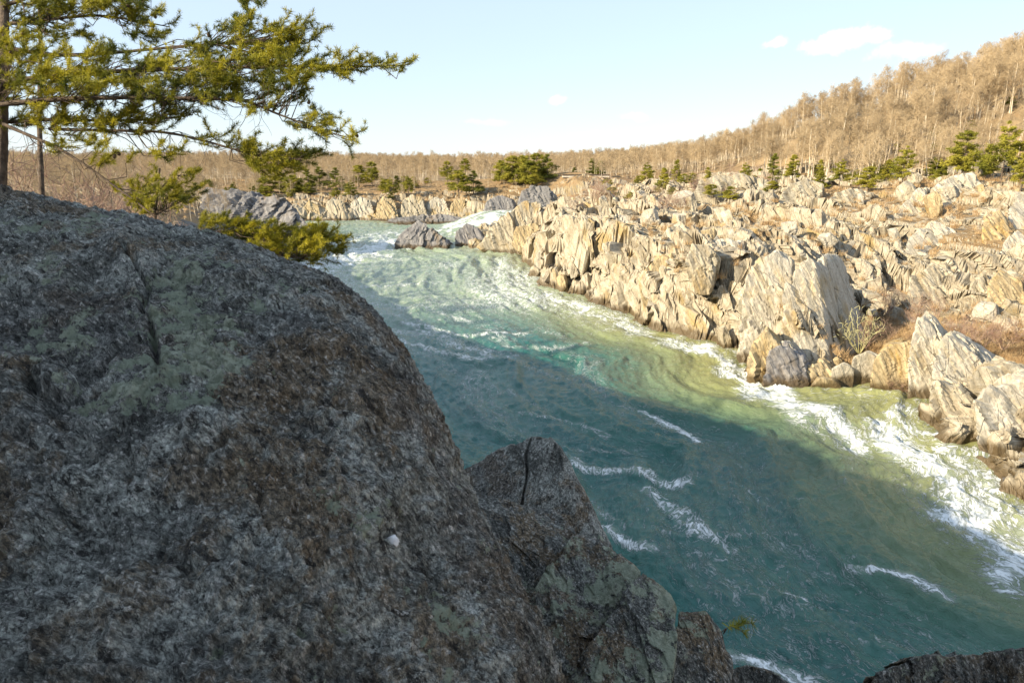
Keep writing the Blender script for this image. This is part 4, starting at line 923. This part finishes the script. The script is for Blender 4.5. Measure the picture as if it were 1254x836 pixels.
# dead twigs hanging below the limbs
for li in (2, 3, 4, 5):
    segs = []; QL = limbQ[li]
    for k in range(20):
        o_ = QL[int(rng.integers(3, max(4, int(len(QL) * .7))))]; d = nrm(np.array([rng.normal() * .6 + .2, rng.normal() * .5, -1 + rng.normal() * .5])); p = o_
        for q in range(5):
            d = nrm(d + rng.normal(size=3) * .25); e_ = p + d * rng.uniform(.04, .11); segs.append((p, e_, .0035 - q * .0005, .003 - q * .0005)); p = e_
            if rng.uniform() < .5: segs.append((p, p + nrm(d + rng.normal(size=3) * .7) * .12, .002, .0012))
    tw = [c for c in kids(all_tips[li][0]) if c.name.startswith('twigs')][0]
    V_, F_ = tubes(segs, 3); n0 = len(tw.data.vertices); v0 = np.zeros(n0 * 3, np.float32); tw.data.vertices.foreach_get('co', v0); f0 = np.zeros(len(tw.data.loops), np.int32); tw.data.loops.foreach_get('vertex_index', f0)
    tw.data = mesh_from('twigs', np.vstack([v0.reshape(-1, 3), V_]), np.vstack([f0.reshape(-1, 4), F_ + n0]), True, [M_bark])
bpy.context.view_layer.update()
rebase(pine, base)
tag(pine, 'near pine with long level branches of yellow green needles at the upper left', 'pine tree')
def small_pine(label, b, trunkpath, lim, seed, cat='pine tree', r0=.03):
    root = empty('young_pine', tuple(b)); poly_tube('trunk', trunkpath, r0, r0 * .5, M_bark, root, 7, 6)
    for i, (path, D, q0, q1, cl) in enumerate(lim): make_limb(root, path, D, q0, q1, cl, seed + i * 5)
    bpy.context.view_layer.update(); rebase(root, b); tag(root, label, cat)
b2 = atd(225, 345, 9.5)
small_pine('low pine bough spreading right behind the boulder skyline over the rapids', b2, [atd(222, 360, 9.5), atd(228, 310, 9.5), atd(235, 285, 9.5)], [
  ([(232, 295), (270, 282), (320, 286), (370, 292), (412, 296)], 9.4, .018, .005, [(262, 277, 26, 7, 20), (300, 283, 34, 11, 36), (345, 292, 34, 13, 38), (385, 292, 26, 10, 26), (400, 300, 14, 10, 12)]),
  ([(232, 305), (290, 305), (340, 312), (385, 318)], 9.2, .016, .005, [(320, 302, 40, 10, 26), (372, 314, 26, 9, 20), (390, 288, 16, 6, 8)])], 700)
b3 = atd(190, 330, 10.5)
small_pine('bushy young pine poking up behind the boulder beneath the near pine', b3, [atd(188, 340, 10.5), atd(190, 260, 10.5), atd(196, 200, 10.5)], [
  ([(192, 262), (215, 250), (240, 238)], 10.4, .014, .005, [(190, 248, 34, 14, 26), (220, 236, 26, 14, 18), (170, 255, 20, 8, 10)]),
  ([(194, 235), (210, 215), (240, 214)], 10.4, .012, .005, [(200, 222, 30, 10, 14), (232, 215, 16, 5, 5), (160, 232, 22, 8, 8)])], 730)
# thin second trunk
o2, _ = poly_tube('slim_trunk', [atd(56, 330, 10.0), atd(51, 235, 10), atd(48, 150, 10.1), atd(50, 60, 10.2), atd(46, -80, 10.3)], .045, .02, M_bark, None, 8, 8)
o2.data.transform(Matrix.Translation(-Vector(atd(56, 330, 10)))); o2.location = atd(56, 330, 10); o2.name = 'slim_tree'
tag(o2, 'slim straight trunk rising behind the boulder right of the near pine trunk', 'tree')
# sprig by the foreground blocks
b4 = atd(868, 800, 4.5); sprig = empty('pine_sprig', tuple(b4))
make_limb(sprig, [(862, 800), (875, 782), (885, 772), (890, 768)], 4.6, .005, .003, [(889, 768, 4, 3, 2), (893, 777, 4, 2, 1)], 760)
bpy.context.view_layer.update(); rebase(sprig, b4); tag(sprig, 'tiny green pine sprig sticking out beside the rightmost shaded block', 'sprig')

# ------------------------------------------------------------------ water
n = int(math.log(330 / 9.0) / math.log(1.0046)); Yr = 9.0 * 1.0046 ** np.arange(n + 1); K = np.linspace(-.62, 1.0, 840)
Xg = K[:, None] * (Yr[None] + 9); P = np.c_[Xg.ravel(), np.broadcast_to(Yr[None], Xg.shape).ravel()]
dR = poly_dist(P, RBa); s_ = sdist(P)
fdir = np.array([-.42, .907]); along = P @ fdir; acr = dR
WOB = np.c_[vnoise(np.c_[P / 1.7, P[:, 0] * 0], 21), vnoise(np.c_[P / 1.7, P[:, 0] * 0], 22)]
def streak(L, w, a):
    Q = np.array([onz(x, y)[:2] for x, y in L]); m = 5.0 * w
    k = np.where((P[:, 0] > Q[:, 0].min() - m) & (P[:, 0] < Q[:, 0].max() + m) & (P[:, 1] > Q[:, 1].min() - m) & (P[:, 1] < Q[:, 1].max() + m))[0]
    o = np.zeros(len(P)); o[k] = a * .74 * np.exp(-(poly_dist(P[k] + WOB[k] * w * 1.3, Q) / (w * 1.75)) ** 2); return o
fm = np.zeros(len(P))
for L, w, a in [
  ([(700, 560), (735, 572), (790, 575), (835, 592)], .26, .8), ([(790, 596), (830, 625), (850, 650), (885, 668)], .34, .74), ([(1050, 702), (1110, 715), (1168, 745)], .2, .9), ([(745, 640), (770, 660), (800, 672)], .22, .9), ([(785, 505), (815, 520), (850, 540)], .22, 1.0), ([(965, 730), (1008, 747)], .12, .95),
  ([(640, 505), (700, 515), (745, 530)], .25, .6), ([(720, 700), (760, 720), (800, 722)], .15, .6), ([(870, 590), (920, 600), (960, 625)], .2, .55), ([(500, 395), (560, 410), (640, 408)], .6, .8), ([(470, 412), (520, 425), (570, 440), (600, 440)], .5, .8), ([(425, 350), (470, 352), (540, 345)], .9, .7), ([(450, 372), (520, 378), (570, 392)], .7, .7), ([(560, 330), (600, 345), (640, 350)], .8, .6), ([(590, 400), (630, 425), (690, 430), (720, 420)], .6, .6),
  ([(862, 428), (890, 445), (920, 470), (955, 488), (990, 500), (1020, 522), (1045, 548)], .95, 1.0), ([(930, 478), (1000, 515), (1040, 545)], .8, .7),
  ([(1075, 520), (1105, 548), (1145, 570), (1165, 590), (1180, 640), (1205, 680), (1240, 700)], .85, 1.0), ([(1100, 505), (1160, 545), (1210, 580), (1254, 650), (1290, 700)], .9, .85), ([(1160, 580), (1200, 620), (1254, 690)], .7, .75), ([(1135, 600), (1165, 640), (1190, 680)], .3, .55),
  ([(1180, 660), (1220, 690), (1270, 720)], .5, .7), ([(1080, 540), (1050, 560), (1030, 600)], .35, .4),
  ([(655, 355), (690, 370), (730, 386), (770, 402), (815, 418), (865, 430)], 1.2, .85), ([(700, 385), (760, 405), (840, 420)], 1.0, .5), ([(660, 400), (690, 418), (720, 424)], .8, .5),
  ([(785, 505), (815, 520), (850, 540)], .28, .75), ([(705, 568), (760, 573), (825, 592)], .30, .8), ([(795, 600), (835, 632), (880, 668)], .34, .65), ([(1040, 702), (1110, 715), (1170, 745)], .26, .62),
  ([(880, 798), (935, 818), (1000, 845)], .30, 1.0), ([(740, 640), (780, 662), (800, 668)], .26, .6), ([(900, 590), (940, 606), (1000, 612)], .2, .35), ([(960, 728), (1005, 746)], .16, .75), ([(1090, 640), (1110, 650)], .2, .3),
  ([(385, 330), (410, 318), (440, 308), (480, 298), (520, 286)], 3.6, 1.0), ([(390, 300), (440, 292), (490, 282)], 2.6, .8), ([(440, 300), (400, 345), (430, 352)], 2.5, .6),
  ([(470, 402), (520, 408), (570, 425), (610, 440)], .9, .7), ([(480, 420), (530, 440), (600, 470), (660, 500)], .6, .45), ([(540, 385), (600, 400), (660, 405)], 1.0, .45), ([(600, 490), (660, 520), (740, 530)], .5, .35), ([(560, 455), (620, 470)], .4, .4),
  ([(612, 340), (632, 352), (622, 366), (606, 374), (650, 382)], .7, .6), ([(520, 352), (560, 364), (600, 366)], 1.0, .4), ([(440, 370), (480, 380), (520, 395)], 1.3, .6), ([(520, 310), (580, 316), (640, 320)], 1.4, .28), ([(430, 340), (520, 340), (600, 350)], 1.6, .32),
  ([(470, 330), (540, 332), (610, 326)], 1.2, .4), ([(430, 385), (520, 372), (590, 384), (650, 376)], .9, .5), ([(500, 430), (560, 440), (640, 446), (720, 470)], .45, .45), ([(600, 525), (700, 545), (780, 552)], .3, .5), ([(720, 610), (760, 640), (850, 655), (960, 660)], .25, .5), ([(900, 650), (980, 680), (1060, 690)], .25, .4), ([(700, 590), (720, 640), (770, 660)], .3, .6), ([(850, 690), (900, 720), (980, 760)], .2, .45), ([(400, 276), (470, 279), (530, 280)], 2.2, .4)]:
    fm = np.maximum(fm, streak(L, w, a))
fm = np.maximum(fm, .42 * sstep(1.1, .0, np.abs(s_ + .1)) * (dR < 6))
ambient = .12 + .09 * sstep(30, 55, P[:, 1]) + .20 * sstep(.1, .9, vnoise(np.c_[along / 14, acr / 4, along * 0], 44)) + .13 * sstep(50, 80, P[:, 1])
chute = sstep(-20, -15, P[:, 0]) * sstep(8, 2, P[:, 0]) * sstep(144, 150, P[:, 1] + .3 * P[:, 0]) * sstep(186, 180, P[:, 1]) 
fm = np.maximum(fm, (.62 + .3 * vnoise(np.c_[P / 2.5, P[:, 0] * 0], 90)) * chute)
fm = np.maximum(fm, ambient)
w0 = np.c_[along * .17, acr * .85, along * 0]
wv = .30 * fbm(w0 * .8 + .5 * np.c_[vnoise(w0 * .6, 71), vnoise(w0 * .6, 72), w0[:, 2]], 4, 70) + .06 * fbm(np.c_[P * 1.5, P[:, 0] * 0], 4, 75, ridge=True)
wv += .22 * np.clip(fm, 0, 1) * fbm(np.c_[P * 1.3, P[:, 0] * 0], 4, 79) * (fm > .3)
wv += .10 * np.clip(fm, 0, 1)
wv *= .8 + .4 * sstep(60, 120, P[:, 1])
zz = wlevel(P) + wv * np.where(s_ > -1, .6, 1)
me = mesh_from('river_water', np.c_[P, zz], grid_faces(len(K), len(Yr)), True)
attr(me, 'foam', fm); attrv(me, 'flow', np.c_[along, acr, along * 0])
m, nt, b = mat('river_water'); g = NT(nt); Pn = g.pos(); fl_ = g.attr('flow', 'Vector'); fo = g.attr('foam')
flw = g.warp(g.warp(fl_, .35, 2.2), 1.6, .55)
fv = g.mapv(flw, sc=(.42, 1.25, 1))
lace = g.noise(fv, 1.9, 9, .62, .8); lace2 = g.noise(g.mapv(flw, sc=(.8, 1.3, 1), loc=(7, 3, 0)), 5.0, 7, .65, .6)
ln1 = g.ramp(g.math('ABSOLUTE', g.math('SUBTRACT', lace, .5)), 0, .075, 1, 0); ln2 = g.ramp(g.math('ABSOLUTE', g.math('SUBTRACT', lace2, .5)), 0, .10, 1, 0)
puff = g.noise(g.mapv(flw, sc=(.8, 1.2, 1), loc=(2, 9, 0)), 1.5, 8, .7)
tex = g.math('ADD', g.math('MULTIPLY', ln1, .34), g.math('ADD', g.math('MULTIPLY', ln2, .12), g.math('ADD', g.math('MULTIPLY', lace2, .25), g.math('MULTIPLY', puff, .55))))
ff = g.ramp(g.math('ADD', tex, g.math('MULTIPLY', fo, .98)), .97, 1.36)
milky = g.ramp(fo, .15, .9, 0, .6)
big = g.noise(g.mapv(flw, sc=(.10, .30, 1)), 1.0, 4, .5)
wc = g.mix(g.ramp(big, .35, .65), (.009, .088, .080), (.020, .106, .084))
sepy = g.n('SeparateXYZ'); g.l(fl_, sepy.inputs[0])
wc = g.mix(g.ramp(sepy.outputs[1], 13, 1, 0, .88), wc, (.27, .26, .09))  # sunlit yellow put into the colour of the silty shallows by the right bank
wc = g.mix(g.ramp(sepy.outputs[0], 50, 80, 0, .75), wc, (.26, .31, .20))      # sunlit light green of the far reach put into the colour
wc = g.mix(milky, wc, (.32, .40, .32))
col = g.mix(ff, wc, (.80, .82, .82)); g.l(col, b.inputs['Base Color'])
g.l(g.ramp(ff, 0, 1, .12, .75), b.inputs['Roughness']); b.inputs['IOR'].default_value = 1.33
rip = g.noise(g.mapv(flw, sc=(.34, 1.4, 1)), 2.6, 7, .58, .5); rip2 = g.noise(g.mapv(flw, sc=(.8, 1.2, 1)), 11, 5, .6)
hgt_ = g.math('ADD', g.math('MULTIPLY', rip, .7), g.math('ADD', g.math('MULTIPLY', rip2, .22), g.math('MULTIPLY', ff, .35)))
g.l(g.bump(hgt_, .20, .9), b.inputs['Normal'])
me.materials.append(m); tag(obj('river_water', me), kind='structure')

# ------------------------------------------------------------------ light, sky, colour
AZ = math.atan2(.88, .47); EL = R(23)                       # light travels towards +X and a little +Y
Ld = Vector((.88, .47, 0)).normalized() * math.cos(EL) + Vector((0, 0, -math.sin(EL)))
sl = bpy.data.lights.new('sun', 'SUN'); sl.energy = 4.4; sl.angle = R(.53); sl.color = (1.0, .86, .62)
so = bpy.data.objects.new('sun', sl); COL.objects.link(so); so.rotation_euler = Ld.to_track_quat('-Z', 'Y').to_euler(); so.location = (-60, -40, 80)
W = bpy.data.worlds.new('World'); S.world = W; W.use_nodes = True; g = NT(W.node_tree); W.node_tree.nodes.clear()
out = g.n('OutputWorld'); bg = g.n('Background'); sky = g.n('TexSky', sky_type='NISHITA'); sky.sun_disc = False
sky.sun_elevation = EL; sky.sun_rotation = math.atan2(-Ld.x, -Ld.y); sky.altitude = 50; sky.air_density = 1.0; sky.dust_density = .3; sky.ozone_density = 1.0
tc = g.n('TexCoord').outputs['Generated']
cl = None
def cloud(px_, py_, sx, sy, tilt, a):
    global cl
    d = ray(px_, py_); d = d / np.linalg.norm(d)
    rgt = np.array([1., 0, 0]); rgt -= d * (rgt @ d); rgt /= np.linalg.norm(rgt); up = np.cross(rgt, d)
    r2 = rgt * math.cos(tilt) + up * math.sin(tilt); u2 = -rgt * math.sin(tilt) + up * math.cos(tilt)
    def dot(v, k):
        x = g.n('VectorMath', operation='DOT_PRODUCT'); g.l(tcw, x.inputs[0]); x.inputs[1].default_value = tuple(v / k); return g.math('SUBTRACT', x.outputs['Value'], float(v @ d / k))
    A_, B_ = dot(r2, sx / F), dot(u2, sy / F)
    e = g.math('ADD', g.math('MULTIPLY', A_, A_), g.math('MULTIPLY', B_, B_))
    v = g.ramp(g.math('ADD', g.math('SQRT', e), g.math('MULTIPLY', g.math('SUBTRACT', cn, .5), 1.7)), .35, 1.05, a, 0)
    x = g.n('VectorMath', operation='DOT_PRODUCT'); g.l(tc, x.inputs[0]); x.inputs[1].default_value = tuple(d)
    v = g.math('MULTIPLY', v, g.math('GREATER_THAN', x.outputs['Value'], 0))
    cl = v if cl is None else g.math('MAXIMUM', cl, v)
tcw = g.warp(tc, 22, .018); cn = g.noise(tc, 60, 6, .6)
for c in [(1040, 48, 46, 13, .2, .95), (950, 50, 16, 6, .35, .8), (1110, 62, 34, 10, .1, .6), (682, 122, 14, 6, .1, .65), (778, 143, 20, 6, 0, .5), (720, 165, 26, 4, 0, .35), (600, 150, 34, 5, 0, .25), (920, 165, 30, 14, .6, .3)]: cloud(*c)
mx = g.mix(cl, g.mix(.74, sky.outputs[0], (2.8, 3.35, 4.0)), (5.0, 4.9, 4.8)); g.l(mx, bg.inputs[0]); bg.inputs[1].default_value = .105
g.l(bg.outputs[0], out.inputs[0])
S.view_settings.view_transform = 'Standard'; S.view_settings.look = 'None'; S.view_settings.exposure = 1.33; S.view_settings.gamma = 1.0; S.view_settings.use_curve_mapping = False
S.cycles.max_bounces = 6; S.cycles.transparent_max_bounces = 4; S.cycles.caustics_reflective = False; S.cycles.caustics_refractive = False
S.cycles.use_denoising = True
# prototypes that were never placed leave the scene
for pr in protos + bare + shrubs + ev:
    if not pr.used:
        for c in pr.tree.get(pr.root.name, []): bpy.data.objects.remove(c)
        bpy.data.objects.remove(pr.root)
